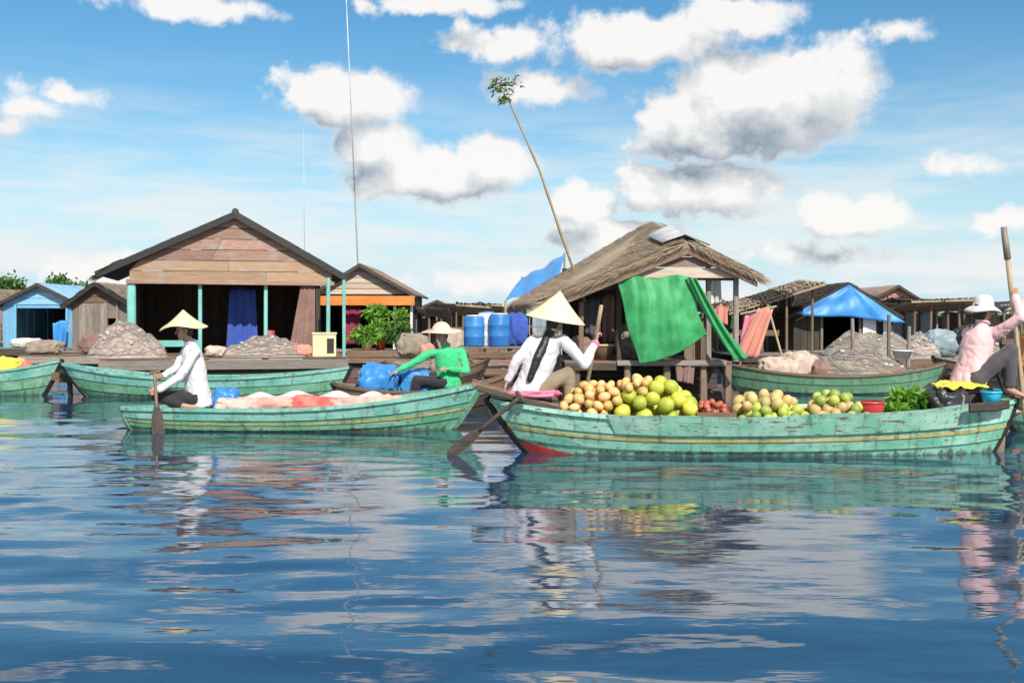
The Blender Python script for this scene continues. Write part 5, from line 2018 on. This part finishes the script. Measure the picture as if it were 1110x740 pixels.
# ---------------------------------------------------------------- fruit
def fruit_mesh(name, mat, r, sq=(1, 1, 1), dim=.12):
    m = MB()
    prof = []
    for i in range(11):
        th = math.pi * i / 10
        rr = math.sin(th)
        zz = math.cos(th)
        if i < 2:
            zz -= dim * (1 - i / 2)
        prof.append((max(rr, .001) * r, -zz * r))
    m.lathe((0, 0, 0), prof, 14)
    m.tube([(0, 0, -r * (1 - dim) * .96), (r * .05, 0, -r * 1.08)], [r * .09, r * .06], 5)
    me = bpy.data.meshes.new(name)
    me.from_pydata([(v.x * sq[0], v.y * sq[1], v.z * sq[2]) for v in m.v], [], m.f)
    bm = bmesh.new()
    bm.from_mesh(me)
    bmesh.ops.recalc_face_normals(bm, faces=bm.faces)
    bm.to_mesh(me)
    bm.free()
    me.materials.append(mat)
    me.polygons.foreach_set('use_smooth', [True] * len(me.polygons))
    return me


ALL_FRUIT = []


def fruit_heap(name, label, cat, group, me, cx, hw, y0, y1, zb, ztop, r, n, seed=0, squash=1.0, power=2.0):
    """drop fruit one by one onto the floor or onto the fruit already lying there, inside a rounded outline"""
    rg = random.Random(seed)
    put = 0
    for k in range(n * 3):
        if put >= n:
            break
        best = None
        s = rg.uniform(.84, 1.1)
        rr = r * s
        arr = np.array(ALL_FRUIT) if ALL_FRUIT else np.zeros((0, 4))
        for c in range(18):
            u, w = rg.uniform(-1, 1), rg.uniform(-1, 1)
            x, y = cx + u * hw, (y0 + y1) / 2 + w * (y1 - y0) / 2
            z = zb + rr * squash
            tb = (x - boatR.xa) / (boatR.xb - boatR.xa)
            if abs(y - boatR.Y) > boatR.half(tb, .45) - rr * 1.2 - .035:
                continue
            if len(arr):
                d2 = (arr[:, 0] - x) ** 2 + (arr[:, 1] - y) ** 2
                sm = (arr[:, 3] + rr) * .97
                m_ = d2 < sm ** 2
                if m_.any():
                    z = max(z, float((arr[m_, 2] + np.sqrt(sm[m_] ** 2 - d2[m_]) * squash).max()))
            env = zb + (ztop - zb) * max(0, 1 - abs(u) ** power) ** .7 * max(0, 1 - abs(w) ** 2.5) ** .5
            if z + rr * .9 > max(env, zb + 2 * rr):
                continue
            if best is None or z < best[2]:
                best = (x, y, z)
        if best is None:
            continue
        put += 1
        x, y, z = best
        ALL_FRUIT.append((x, y, z, rr))
        o = bpy.data.objects.new(name, me)
        COL.objects.link(o)
        o.location = (x, y, z)
        o.scale = (s, s, s)
        o.rotation_euler = (rg.uniform(-1.2, 1.2), rg.uniform(-1.2, 1.2), rg.uniform(0, 6.28))
        tag(o, label + (', lying at its foot' if z < zb + 2 * r else ', lying on other fruit'), cat, group)


me_p = fruit_mesh('pomelo', M['pomelo'], .08, (1, 1, 1.08))
me_m = fruit_mesh('mango', M['mango'], .052, (1.25, .95, .9), .02)
me_g = fruit_mesh('guava', M['guava'], .058, (1, 1, 1.1), .05)
me_l = fruit_mesh('melon', M['longan'], .062, (1.2, 1, .95), .05)
me_t = fruit_mesh('red_fruit', M['tomato'], .04, (1, 1, .85), .1)
fruit_heap('pomelo', 'round yellow green pomelo in the tall heap', 'pomelo', 'yellow pomelos heaped on the fruit boat', me_p, rX(708), .50, Yr - .38, Yr + .38, 0.22, .78, .078, 95, 1, 1.0, 2.4)
# raised slatted tray for the mangoes
tray = thing('fruit_tray', 'low wooden tray under the orange mangoes on the fruit boat', 'tray', (rX(640), Yr, .22))
for j in range(6):
    y = Yr - .20 + .08 * j
    board(tray, M['brown'], (rX(616), y, .335), (rX(668), y, .335), (0, .07, 0), (0, 0, .02), name='slat', seg=2)
for px in (618, 660):
    board(tray, M['brown_y'], (rX(px), Yr - .20, .27), (rX(px), Yr + .20, .27), (.05, 0, 0), (0, 0, .10), name='runner', seg=2)
fruit_heap('mango', 'orange yellow mango heaped between pomelos and woman', 'mango', 'orange mangoes heaped on the fruit boat', me_m, rX(645), .40, Yr - .28, Yr + .28, .345, .74, .052, 130, 2, .95, 2.6)


def crate(label, x0, x1, y0, y1, z0, h, group=None):
    r = thing('wooden_crate', label, 'crate', ((x0 + x1) / 2, (y0 + y1) / 2, z0), group)
    for j in range(2):
        z = z0 + .05 + j * (h - .06)
        for y in (y0, y1):
            board(r, M['brown'], (x0, y, z), (x1, y, z), (0, 0, h * .4), (0, .015, 0), name='slat', seg=2)
        for x in (x0 + .01, x1 - .01):
            board(r, M['brown_y'], (x, y0 + .01, z), (x, y1 - .01, z), (0, 0, h * .4), (.015, 0, 0), name='slat', seg=2)
    board(r, M['brown'], ((x0), (y0 + y1) / 2, z0 + .012), (x1, (y0 + y1) / 2, z0 + .012), (0, y1 - y0 - .03, 0), (0, 0, .016), name='bottom_board', seg=2)
    return r


crate('low slatted crate of red brown fruit between the pomelos and the green guavas', rX(750), rX(792), Yr - .30, Yr + .30, .22, .18)
fruit_heap('red_fruit', 'small red brown fruit heaped in the crate', 'fruit', 'red brown fruit in the crate', me_t, rX(771), .18, Yr - .27, Yr + .27, .245, .54, .042, 90, 3, 1, 4)
fruit_heap('guava', 'light green guava in the low heap amidships', 'guava', 'green guavas heaped on the fruit boat', me_g, rX(836), .45, Yr - .40, Yr + .40, .22, .55, .056, 120, 4, 1, 3)
fruit_heap('melon', 'tan yellow melon in the low heap beside the red basin', 'melon', 'tan melons heaped on the fruit boat', me_l, rX(900), .30, Yr - .40, Yr + .38, .22, .56, .06, 60, 5, .95, 3)


fruit_heap('melon', 'tan yellow melon strewn among the green guavas', 'melon', 'tan melons strewn among guavas', me_l, rX(830), .42, Yr - .40, Yr + .38, .22, .63, .06, 16, 6, .95, 3)
fruit_heap('mango', 'orange yellow mango strewn on the flank of the pomelo heap', 'mango', 'mangoes strewn among pomelos', me_m, rX(690), .3, Yr - .38, Yr + .2, .22, .80, .052, 22, 7, .95, 3)
fruit_heap('guava', 'light green guava strewn among the tan melons', 'guava', 'guavas strewn among melons', me_g, rX(905), .30, Yr - .40, Yr + .38, .22, .63, .056, 14, 8, 1, 3)


def basin(label, c, r0, h, mt, cat='basin'):
    b = thing('plastic_basin', label, cat, c)
    part('basin_wall', M[mt], b, lambda m: m.lathe(c, [(.01, 0), (r0 * .72, 0), (r0 * .97, h * .92), (r0 * .97, h), (r0 * .92, h), (r0 * .68, .02), (.01, .02)], 22), smooth=True)
    part('basin_rim', M[mt], b, lambda m: m.lathe((c[0], c[1], c[2] + h), [(r0 * .94, -.012), (r0 * 1.05, -.008), (r0 * 1.06, .006), (r0 * .95, .012)], 22), smooth=True)
    return b


basin('red plastic basin on the fruit boat between melons and leafy greens', (rX(941), Yr - .12, .22), .12, .29, 'plastic_red')
basin('bright blue plastic basin on the stern deck by the pink shirted rower', (rX(1064), Yr - .22, .50), .1, .12, 'plastic_cyan')
leafy_plant('leafy_greens', 'big bunch of bright green leafy vegetables near the stern', (rX(996), Yr + .1, .36), .22, .12, 420, M['leaf'], None, 14, .14)
leafy_plant('leafy_greens', 'small bunch of green vegetables beside the red basin', (rX(965), Yr - .12, .30), .13, .08, 200, M['leaf'], None, 15, .11)
box_ = crate('dark slatted crate carrying the leafy greens on the fruit boat', rX(954), rX(1022), Yr - .3, Yr + .3, .22, .14)
sack('black_bag', 'black plastic bag between the leafy greens and the pink shirted rower', (rX(1024), Yr + .02, .22), .2, .28, .24, M['cl_black'], 51, cat='bag')
def yellow_sheet():
    m = MB()

    def fn(u, v):
        x, y = rX(1012) + (rX(1062) - rX(1012)) * u, Yr - .20 + .40 * v
        e = max(abs(2 * u - 1), abs(2 * v - 1))
        z = .70 + .03 * mnoise.noise(Vector((u * 4, v * 4, 2))) + .012 * mnoise.noise(Vector((u * 11, v * 11, 5))) - .10 * max(0, e - .55) ** 1.5 * (1.3 + mnoise.noise(Vector((u * 6, v * 6, 9))))
        return (x + .012 * math.sin(v * 14), y + .012 * math.sin(u * 17), z)
    m.grid(fn, 40, 30)
    tag(m.build('yellow_cloth', M['cl_yellow'], None, smooth=True, solid=.012), 'rumpled yellow cloth on top of the black bag at the stern', 'cloth')


yellow_sheet()

# ================================================================== people
def frame(f, up=(0, 0, 1)):
    f = Vector(f).normalized()
    u = Vector(up)
    u = (u - f * u.dot(f)).normalized()
    return f, u, u.cross(f)


def hand(m, w, d, pn, curl, side=1, spread=.1):
    """w wrist, d hand direction, pn palm normal (fingers curl to it), curl radians per joint"""
    d = Vector(d).normalized()
    pn = Vector(pn)
    pn = (pn - d * pn.dot(d)).normalized()
    lat = d.cross(pn) * side
    for i, (o, ln) in enumerate(((-.030, .066), (-.010, .076), (.011, .070), (.030, .056))):
        k0 = w + lat * o * .6 + d * .01
        k1 = w + lat * o + d * (.082 - abs(o) * .2)
        m.capsule(k0, k1, .013, .0115, 8)
        p = k1
        a = curl * .9
        for s_, (f_, r_) in enumerate(((.45, .0092), (.32, .0085), (.23, .0075))):
            dd = d * math.cos(a) + pn * math.sin(a) + lat * (o * 2.2 * spread)
            q = p + dd.normalized() * ln * f_
            m.capsule(p, q, r_, r_ * .92, 8)
            p = q
            a += curl
    b = w + d * .022 - lat * .026 + pn * .006
    k = b + (d * .6 - lat * .7 + pn * .35).normalized() * .038
    e = k + (d * .75 - lat * .1 + pn * (.3 + .5 * min(curl, 1))).normalized() * .034
    m.capsule(b, k, .014, .0115, 8)
    m.capsule(k, e, .0105, .008, 8)


def person(label, J, look, shirt, trousers, hands, base, bare_legs=False, hair='short', seed=1, sleeve=1.0):
    """J: joint positions in the world; hands: per side (palm normal, curl)"""
    J = {k: Vector(v) for k, v in J.items()}
    r = thing('person', label, 'person', base)
    lat = (J['sl'] - J['sr']).normalized()
    spine = (J['neck'] - J['pelvis']).normalized()
    fwd = lat.cross(spine).normalized()
    f, u, l = frame(look[0], look[1] if len(look) > 1 else (0, 0, 1))
    c = J['head']
    m = MB()
    # head
    m.ell(c + u * .022 - f * .008, l * .074, f * .092, u * .100)
    m.ell(c - u * .05 + f * .022, l * .055, f * .062, u * .066)
    m.capsule(c + f * .086 + u * .012, c + f * .104 - u * .026, .008, .013, 8)
    m.capsule(c + f * .076 + u * .03 - l * .035, c + f * .076 + u * .03 + l * .035, .012, .012, 8)
    m.capsule(c + f * .078 - u * .058 - l * .018, c + f * .078 - u * .058 + l * .018, .009, .009, 8)
    m.ell(c - u * .09 + f * .062, l * .022, f * .02, u * .018)
    for s_ in (-1, 1):
        m.ell(c + l * s_ * .076 - f * .012 - u * .008, l * .010, f * .02, u * .032)
        m.ell(c + f * .055 - u * .022 + l * s_ * .038, l * .026, f * .026, u * .026)
    m.capsule(J['neck'] - spine * .02, c - u * .05 - f * .012, .054, .048)
    # trunk core
    m.capsule(J['pelvis'], J['neck'] - spine * .14, .085, .08)
    m.capsule(J['sl'] - spine * .015, J['sr'] - spine * .015, .034, .034)
    for s_ in 'lr':
        m.capsule(J['s' + s_] - spine * .012, J['e' + s_], .036, .032)
        m.capsule(J['e' + s_], J['w' + s_], .037, .024)
        d = (J['w' + s_] - J['e' + s_]).normalized()
        pn, curl = hands[s_][:2]
        if len(hands[s_]) > 2:
            d = Vector(hands[s_][2]).normalized()
        hand(m, J['w' + s_] + d * .008, d, pn, curl, 1 if s_ == 'l' else -1)
        m.capsule(J['h' + s_], J['k' + s_], .072, .052)
        m.capsule(J['k' + s_], J['a' + s_], .052, .034)
        a, t = J['a' + s_], J['t' + s_]
        m.capsule(a, a.lerp(t, .25) - Vector((0, 0, .0)), .036, .034)
        m.capsule(a.lerp(t, .1), t, .034, .024)
        m.capsule(J['h' + s_], J['pelvis'], .08, .09)
        fd = (t - a).normalized()
        fl = fd.cross(Vector((0, 0, 1))).normalized()
        for i in range(5):
            b = t + fl * (i - 2) * .014 - fd * .01
            m.capsule(b, b + fd * (.034 - abs(i - 1) * .004), .0095, .008, 8)
    me = remesh(m, .0075, 3)
    body_o = build_mesh(me, 'body', M['skin'], r)
    for s_ in (-1, 1):
        part('eye', M['eye'], body_o, lambda m: m.ell(c + f * .074 + u * .006 + l * s_ * .032, l * .014, f * .010, u * .008, 8, 6), smooth=True)
    for s_ in (-1, 1):
        part('eyebrow', M['hair'], body_o, lambda m: m.capsule(c + f * .084 + u * .034 + l * s_ * .016, c + f * .078 + u * .035 + l * s_ * .046, .006, .005, 8), smooth=True)
    part('mouth', M['lips'], body_o, lambda m: m.capsule(c + f * .085 - u * .058 - l * .02, c + f * .085 - u * .058 + l * .02, .0075, .0075, 8), smooth=True)
    # shirt
    m = MB()
    dep = fwd
    ring = []
    secs = ((-.16, .188, .160), (-.10, .192, .162), (.1, .178, .148), (.3, .166, .136), (.5, .168, .132), (.68, .172, .128), (.82, .160, .112), (.9, .12, .09))
    for t, a, b in secs:
        p = J['pelvis'].lerp(J['neck'], t)
        for i in range(20):
            th = 2 * math.pi * i / 20
            ring.append(p + lat * (a * math.cos(th)) + dep * (b * math.sin(th)))
    fs = [[i * 20 + j, i * 20 + (j + 1) % 20, (i + 1) * 20 + (j + 1) % 20, (i + 1) * 20 + j] for i in range(len(secs) - 1) for j in range(20)]
    fs += [list(range(20))[::-1], [(len(secs) - 1) * 20 + j for j in range(20)]]
    m.add(ring, fs)
    m.capsule(J['sl'] - spine * .01, J['sr'] - spine * .01, .062, .062)
    m.capsule(J['neck'] - spine * .09, J['neck'] - spine * .015, .085, .062)
    for s_ in 'lr':
        m.capsule(J['s' + s_] - spine * .005, J['e' + s_], .066, .054)
        if sleeve > .5:
            m.capsule(J['e' + s_], J['e' + s_].lerp(J['w' + s_], .93), .054, .043)
    me = remesh(m, .010, 6, .014, 9, seed)
    shirt_o = build_mesh(me, 'shirt', shirt, r)
    # collar
    m = MB()
    pts = []
    for i in range(13):
        t = 2 * math.pi * i / 12
        pts.append(J['neck'] + lat * (.062 * math.cos(t)) + dep * (.06 * math.sin(t)) + spine * (.012 - .012 * math.sin(t)))
    m.tube(pts, .013, 6)
    m.build('collar', shirt, shirt_o, smooth=True)
    # trousers
    m = MB()
    m.ell(J['pelvis'] - spine * .03, lat * .16, dep * .13, spine * .12)
    for s_ in 'lr':
        m.capsule(J['pelvis'] - spine * .04, J['h' + s_], .10, .105)
        m.capsule(J['h' + s_], J['k' + s_], .098, .072)
        m.capsule(J['k' + s_], J['k' + s_].lerp(J['a' + s_], .25 if bare_legs else .88), .072, .058)
    me = remesh(m, .012, 5, .009, 9, seed + 4)
    build_mesh(me, 'trousers', trousers, r)
    # hair
    m = MB()
    m.ell(c + u * .034 - f * .022, l * .082, f * .088, u * .097)
    m.ell(c - u * .03 - f * .045, l * .068, f * .05, u * .07)
    if hair == 'pony':
        m.capsule(c - u * .02 - f * .08, c - u * .12 - f * .09, .045, .04)
        p0 = c - u * .12 - f * .085
        pb = J['pelvis'].lerp(J['neck'], .52) - fwd * .155
        pc = J['pelvis'].lerp(J['neck'], .12) - fwd * .165
        m.capsule(p0, pb, .052, .048)
        m.capsule(pb, pc, .048, .032)
    me = remesh(m, .011, 3, .006, 30, seed)
    build_mesh(me, 'hair', M['hair'], r)
    return r, (c, f, u, l)


def cone_hat(r, hd, R_, H, mat, tilt=(0, 0), lift=.03, wob=0, name='conical_hat', concave=.03, flat=.0, seed=0):
    c, f, u, l = hd
    ax = (u + f * tilt[0] + l * tilt[1]).normalized()
    b = c + u * lift
    n = 12
    prof = []
    for i in range(n + 1):
        t = i / n
        rr = max(R_ * t, .002)
        h = H * (1 - t) - concave * math.sin(math.pi * t)
        if flat:
            h = H * max(0, 1 - (t / flat) ** 3) if t < flat else -.25 * H * (t - flat)
        prof.append((rr, h))
    # ribs rings as small steps
    pr = []
    for i, (rr, h) in enumerate(prof):
        pr.append((rr, h))
        if i < n:
            r2, h2 = prof[i + 1]
            pr.append((rr + (r2 - rr) * .82, h + (h2 - h) * .82 + .0035))
    w = (lambda i, t, rr: wob * (rr / R_) ** 2 * (math.sin(t * 2 + seed) * .7 + math.sin(t * 3 + 1.3 + seed) * .5)) if wob else None
    m = MB()
    m.lathe(b, pr, 36, ax, w)
    hat_o = m.build(name, mat, r, smooth=True, solid=.007)
    # chin strap
    m = MB()
    pts = []
    for i in range(9):
        a = math.pi * i / 8
        pts.append(c + l * (.088 * math.cos(a)) + u * (.03 - .165 * math.sin(a)) + f * (.02 * math.sin(a) + .005))
    m.tube(pts, .004, 5)
    m.build('chin_strap', M['cl_brown'], hat_o)


def paddle(name, label, top, bot, blade_len, bw, mat_s, mat_b, facing, rs=.018, cat='paddle', grip=True):
    top, bot = Vector(top), Vector(bot)
    r = thing(name, label, cat, bot)
    d = (bot - top).normalized()
    s_end = bot - d * blade_len * .85
    part('shaft', mat_s, r, lambda m: m.tube([top.lerp(s_end, i / 6) for i in range(7)], [rs * (1 + .06 * math.sin(i * 2.1)) for i in range(7)], 10), smooth=True)
    f = Vector(facing)
    w = d.cross(f).normalized()
    n = w.cross(d).normalized()
    m = MB()
    vs, fs = [], []
    prof = [(0, .25), (.12, .5), (.3, .82), (.55, 1), (.8, .98), (.94, .8), (1, .45)]
    for t, k in prof:
        p = bot - d * blade_len * (1 - t)
        for (a, b) in ((-1, 0), (-.5, .5), (0, 1), (.5, .5), (1, 0), (.5, -.5), (0, -1), (-.5, -.5)):
            vs.append(p + w * bw / 2 * k * a + n * .012 * b)
    for i in range(len(prof) - 1):
        for j in range(8):
            k = (j + 1) % 8
            fs.append([i * 8 + j, i * 8 + k, (i + 1) * 8 + k, (i + 1) * 8 + j])
    fs += [list(range(8))[::-1], [(len(prof) - 1) * 8 + j for j in range(8)]]
    m.add(vs, fs)
    m.build('blade', mat_b, r, smooth=False)
    if grip:
        part('grip', mat_s, r, lambda m: m.capsule(top - w * .05, top + w * .05, rs * 1.05, rs * 1.05), smooth=True)
    return r


# --- straw hatted rower in the low green boat
def rower_left():
    P = lambda px, py, dy=0: Vector((lX(px), Yl + dy, lZ(py)))
    z = .25
    J = dict(pelvis=(lX(215), Yl, z + .14), neck=P(206, 371), head=P(200, 358, -.01),
             sr=P(199, 379, .15), sl=P(216, 380, -.15),
             er=P(187, 400, .14), el=P(202, 407, -.27), wr=P(181, 407, -.14), wl=P(181, 421, -.34),
             hr=(lX(210), Yl + .09, z + .12), hl=(lX(215), Yl - .09, z + .12),
             kr=(lX(176), Yl + .2, z + .16), kl=(lX(174), Yl - .17, z + .17),
             ar=(lX(200), Yl + .22, z + .05), al=(lX(203), Yl - .20, z + .05),
             tr=(lX(212), Yl + .25, z + .035), tl=(lX(217), Yl - .22, z + .035))
    r, hd = person('kneeling rower in white shirt and yellow straw hat holding a dark paddle', J, ((-.92, -.34, -.12), (-.1, 0, 1)), M['sh_white'], M['tr_black'],
                   {'r': ((-.2, 1, 0), 1.1, (-.55, -.75, .1)), 'l': ((-.6, .9, 0), 1.1, (-.85, -.2, -.3))}, (lX(210), Yl, z), seed=2)
    cone_hat(r, hd, .285, .205, M['straw'], (-.08, .12), .045, .035, 'straw_hat', .02, seed=1)
    paddle('paddle', 'dark wooden paddle held upright by the straw hatted rower', (lX(178), Yl - .36, lZ(402)), (lX(187), Yl - .52, -.10), .46, .15, M['brown_z'], M['dark_z'], (0, -1, .2), .018)


rower_left()


# --- green shirted person
def green_person():
    P = lambda px, py, dy=0: Vector((gX(px), Yg + dy, gZ(py)))
    z = .26
    # low stool to sit on
    st = thing('stool', 'low wooden stool under the green shirted person', 'stool', (gX(486), Yg, .18))
    board(st, M['brown_y'], (gX(486), Yg - .16, .30), (gX(486), Yg + .16, .30), (.26, 0, 0), (0, 0, .03), name='seat', seg=2)
    for dx in (-.1, .1):
        for dy in (-.12, .12):
            part('leg', M['brown_z'], st, lambda m: m.plank((gX(486) + dx, Yg + dy, .18), (gX(486) + dx, Yg + dy, .29), (.03, 0, 0), (0, .03, 0), seg=1))
    J = dict(pelvis=(gX(486), Yg, .43), neck=P(483, 374), head=P(479, 362, -.03),
             sr=P(466, 382, -.08), sl=P(500, 381, .08), er=P(449, 393, -.22), wr=P(434, 400, -.3), el=P(506, 402, -.06), wl=P(487, 399, -.22),
             hr=(gX(481), Yg - .08, .41), hl=(gX(491), Yg + .06, .41),
             kr=(gX(453), Yg - .2, .46), kl=(gX(468), Yg - .1 + .1, .5), ar=(gX(449), Yg - .22, .23), al=(gX(460), Yg + .02, .23), tr=(gX(438), Yg - .27, .205), tl=(gX(450), Yg - .02, .205))
    r, hd = person('seated person in green shirt and wide pale hat reaching over blue tarpaulin', J, ((-.62, -.75, -.15),), M['sh_green'], M['tr_black'],
                   {'r': ((-.1, -.1, -1), .35), 'l': ((-.3, .2, -1), .5)}, (gX(486), Yg, .18), seed=5)
    cone_hat(r, hd, .30, .12, M['hat_pale'], (-.05, .05), .055, .012, 'straw_hat', .01, .5, seed=2)


green_person()


# --- woman in the white blouse
def woman():
    P = lambda px, py, dy=0: Vector((rX(px), Yr + dy, rZ(py)))
    cu = sack('cushion', 'flat pink cushion on the sloping bow deck of the fruit boat', (rX(577), Yr, .54), .27, .20, .05, M['cl_pink'], 61, cat='cushion')
    J = dict(pelvis=P(575, 419), neck=P(596, 360, .02), head=P(602, 347, .05),
             sl=P(578, 370, .02), sr=P(611, 369, -.04),
             el=P(560, 391, -.05), wl=P(550, 412, -.02), er=P(633, 394, -.14), wr=P(646, 371, .02),
             hl=P(574, 420, .08), hr=P(584, 421, -.05),
             kl=P(609, 410, .28), kr=P(617, 404, .0), al=P(612, 436, .22), ar=P(617, 436, -.02), tl=P(626, 438, .28), tr=P(630, 437, .04))
    r, hd = person('woman in white blouse and pale conical hat with long black ponytail seated on the bow', J, ((.62, .76, .05), (.12, .05, 1)), M['sh_white'], M['tr_khaki'],
                   {'l': ((.1, 0, -1), .25, (-.35, -.1, -.9)), 'r': ((.9, .3, .1), 1.15, (.15, .15, .9))}, (rX(577), Yr, .56), hair='pony', seed=7)
    cone_hat(r, hd, .305, .30, M['palm_leaf'], (.12, -.10), .0, 0, 'conical_hat', .012)
    # magenta cuff
    w, e = J['wr'], J['er']
    d = (w - e).normalized()
    part('cuff', M['cl_pink'], r, lambda m: m.tube([w - d * .045, w - d * .01], .047, 14), smooth=True)
    paddle('oar', 'pale bamboo oar gripped by the woman in the white blouse', W(652, 331, Yr + .08), W(624, 486, Yr + .86), .5, .14, M['bamboo'], M['brown_z'], (1, 0, .2), .02, 'oar', False)
    paddle('paddle', 'dark paddle leaning from the bow of the fruit boat down into the water', W(564, 430, Yr - .30), W(486, 494, Yr - .30), .46, .11, M['dark'], M['dark'], (.3, -1, .5), .022)


woman()


# --- pink shirted rower at the stern
def pink_rower():
    P = lambda px, py, dy=0: Vector((rX(px), Yr + dy, rZ(py)))
    bx0, bx1 = rX(1040), rX(1070)
    st = thing('seat_box', 'dark wooden seat box under the pink shirted rower', 'box', ((bx0 + bx1) / 2, Yr, .49))
    part('box_body', M['dark'], st, lambda m: m.box(bx0, bx1, Yr - .1, Yr + .22, .495, .60))
    part('box_lid', M['brown'], st, lambda m: m.box(bx0 - .01, bx1 + .01, Yr - .11, Yr + .23, .602, .625))
    J = dict(pelvis=P(1053, 408, .05), neck=P(1066, 351, .02), head=P(1067, 337, .03),
             sl=P(1056, 362, .17), sr=P(1077, 359, -.13),
             er=P(1092, 344, -.30), wr=P(1095, 322, -.12), el=P(1066, 388, .26), wl=P(1084, 372, .20),
             hr=P(1056, 410, -.06), hl=P(1056, 410, .14),
             kr=P(1090, 379, -.12), kl=P(1094, 400, .2), ar=P(1088, 421, -.12), al=P(1098, 428, .08), tr=P(1102, 428, -.14), tl=P(1112, 431, .02))
    r, hd = person('seated rower in pale pink shirt and white hat with arm raised to an oar', J, ((.86, .5, -.05),), M['sh_pink'], M['tr_grey'],
                   {'r': ((.5, .8, 0), 1.15, (.05, .35, .85)), 'l': ((0, 0, -1), .4)}, (rX(1055), Yr, .62), seed=9)
    # white cloth hat with brim
    c, f, u, l = hd
    m = MB()
    pr = [(.001, .135), (.05, .132), (.085, .11), (.098, .06), (.102, .02), (.13, .005), (.165, -.02), (.185, -.04)]
    m.lathe(c + u * .03, pr, 28, u, lambda i, t, rr: .012 * math.sin(t * 3 + 1) * (rr / .185) ** 3)
    m.build('sun_hat', M['cl_white'], r, smooth=True, solid=.006)
    # long oar
    top, hnd = W(1088, 246, Yr - .04), W(1096, 316, Yr - .06)
    d = (hnd - top).normalized()
    paddle('oar', 'long wooden oar held upright by the pink shirted rower', W(1092, 278, Yr - .05), top + d * 2.75, .6, .15, M['bamboo'], M['brown_z'], (1, 0, 0), .024, 'oar', False)
    o = [x for x in bpy.data.objects if x.get('label', '').startswith('long wooden oar')][0]
    part('oar_end', M['grey_wood_z'], o, lambda m: m.tube([top, W(1092.3, 281, Yr - .05)], [.03, .034], 10), smooth=True)


pink_rower()


# --- orange shirted person at the right edge
def orange_person():
    P = lambda px, py, dy=0: Vector((eX(px), Ye + dy, eZ(py)))
    st = crate('low slatted crate used as a seat by the orange shirted person', eX(1112), eX(1142), Ye - .16, Ye + .16, .2, .24)
    J = dict(pelvis=(eX(1124), Ye, .60), neck=P(1116, 353), head=P(1113, 340, 0),
             sl=P(1111, 366, -.16), sr=P(1119, 366, .16), el=P(1104, 388, -.22), wl=P(1092, 402, -.1), er=P(1112, 388, .24), wr=P(1096, 400, .14),
             hl=(eX(1122), Ye - .09, .58), hr=(eX(1122), Ye + .09, .58), kl=P(1096, 408, -.14), kr=P(1098, 408, .14),
             al=P(1102, 444, -.12), ar=P(1103, 444, .12), tl=P(1092, 447, -.14), tr=P(1093, 447, .14))
    for k_ in ('al', 'ar'):
        J[k_].z = .255
    for k_ in ('tl', 'tr'):
        J[k_].z = .235
    r, hd = person('person in orange shirt sitting in the boat at the right edge', J, ((-1, -.15, -.05),), M['sh_orange'], M['tr_grey'],
                   {'l': ((0, 0, -1), .4), 'r': ((0, 0, -1), .4)}, (eX(1122), Ye, .2), seed=12)
    cone_hat(r, hd, .25, .17, M['straw'], (0, 0), .05, .01, 'straw_hat', .01, seed=3)


orange_person()

# ------------------------------------------------------------------ render settings
scene.render.engine = 'CYCLES'
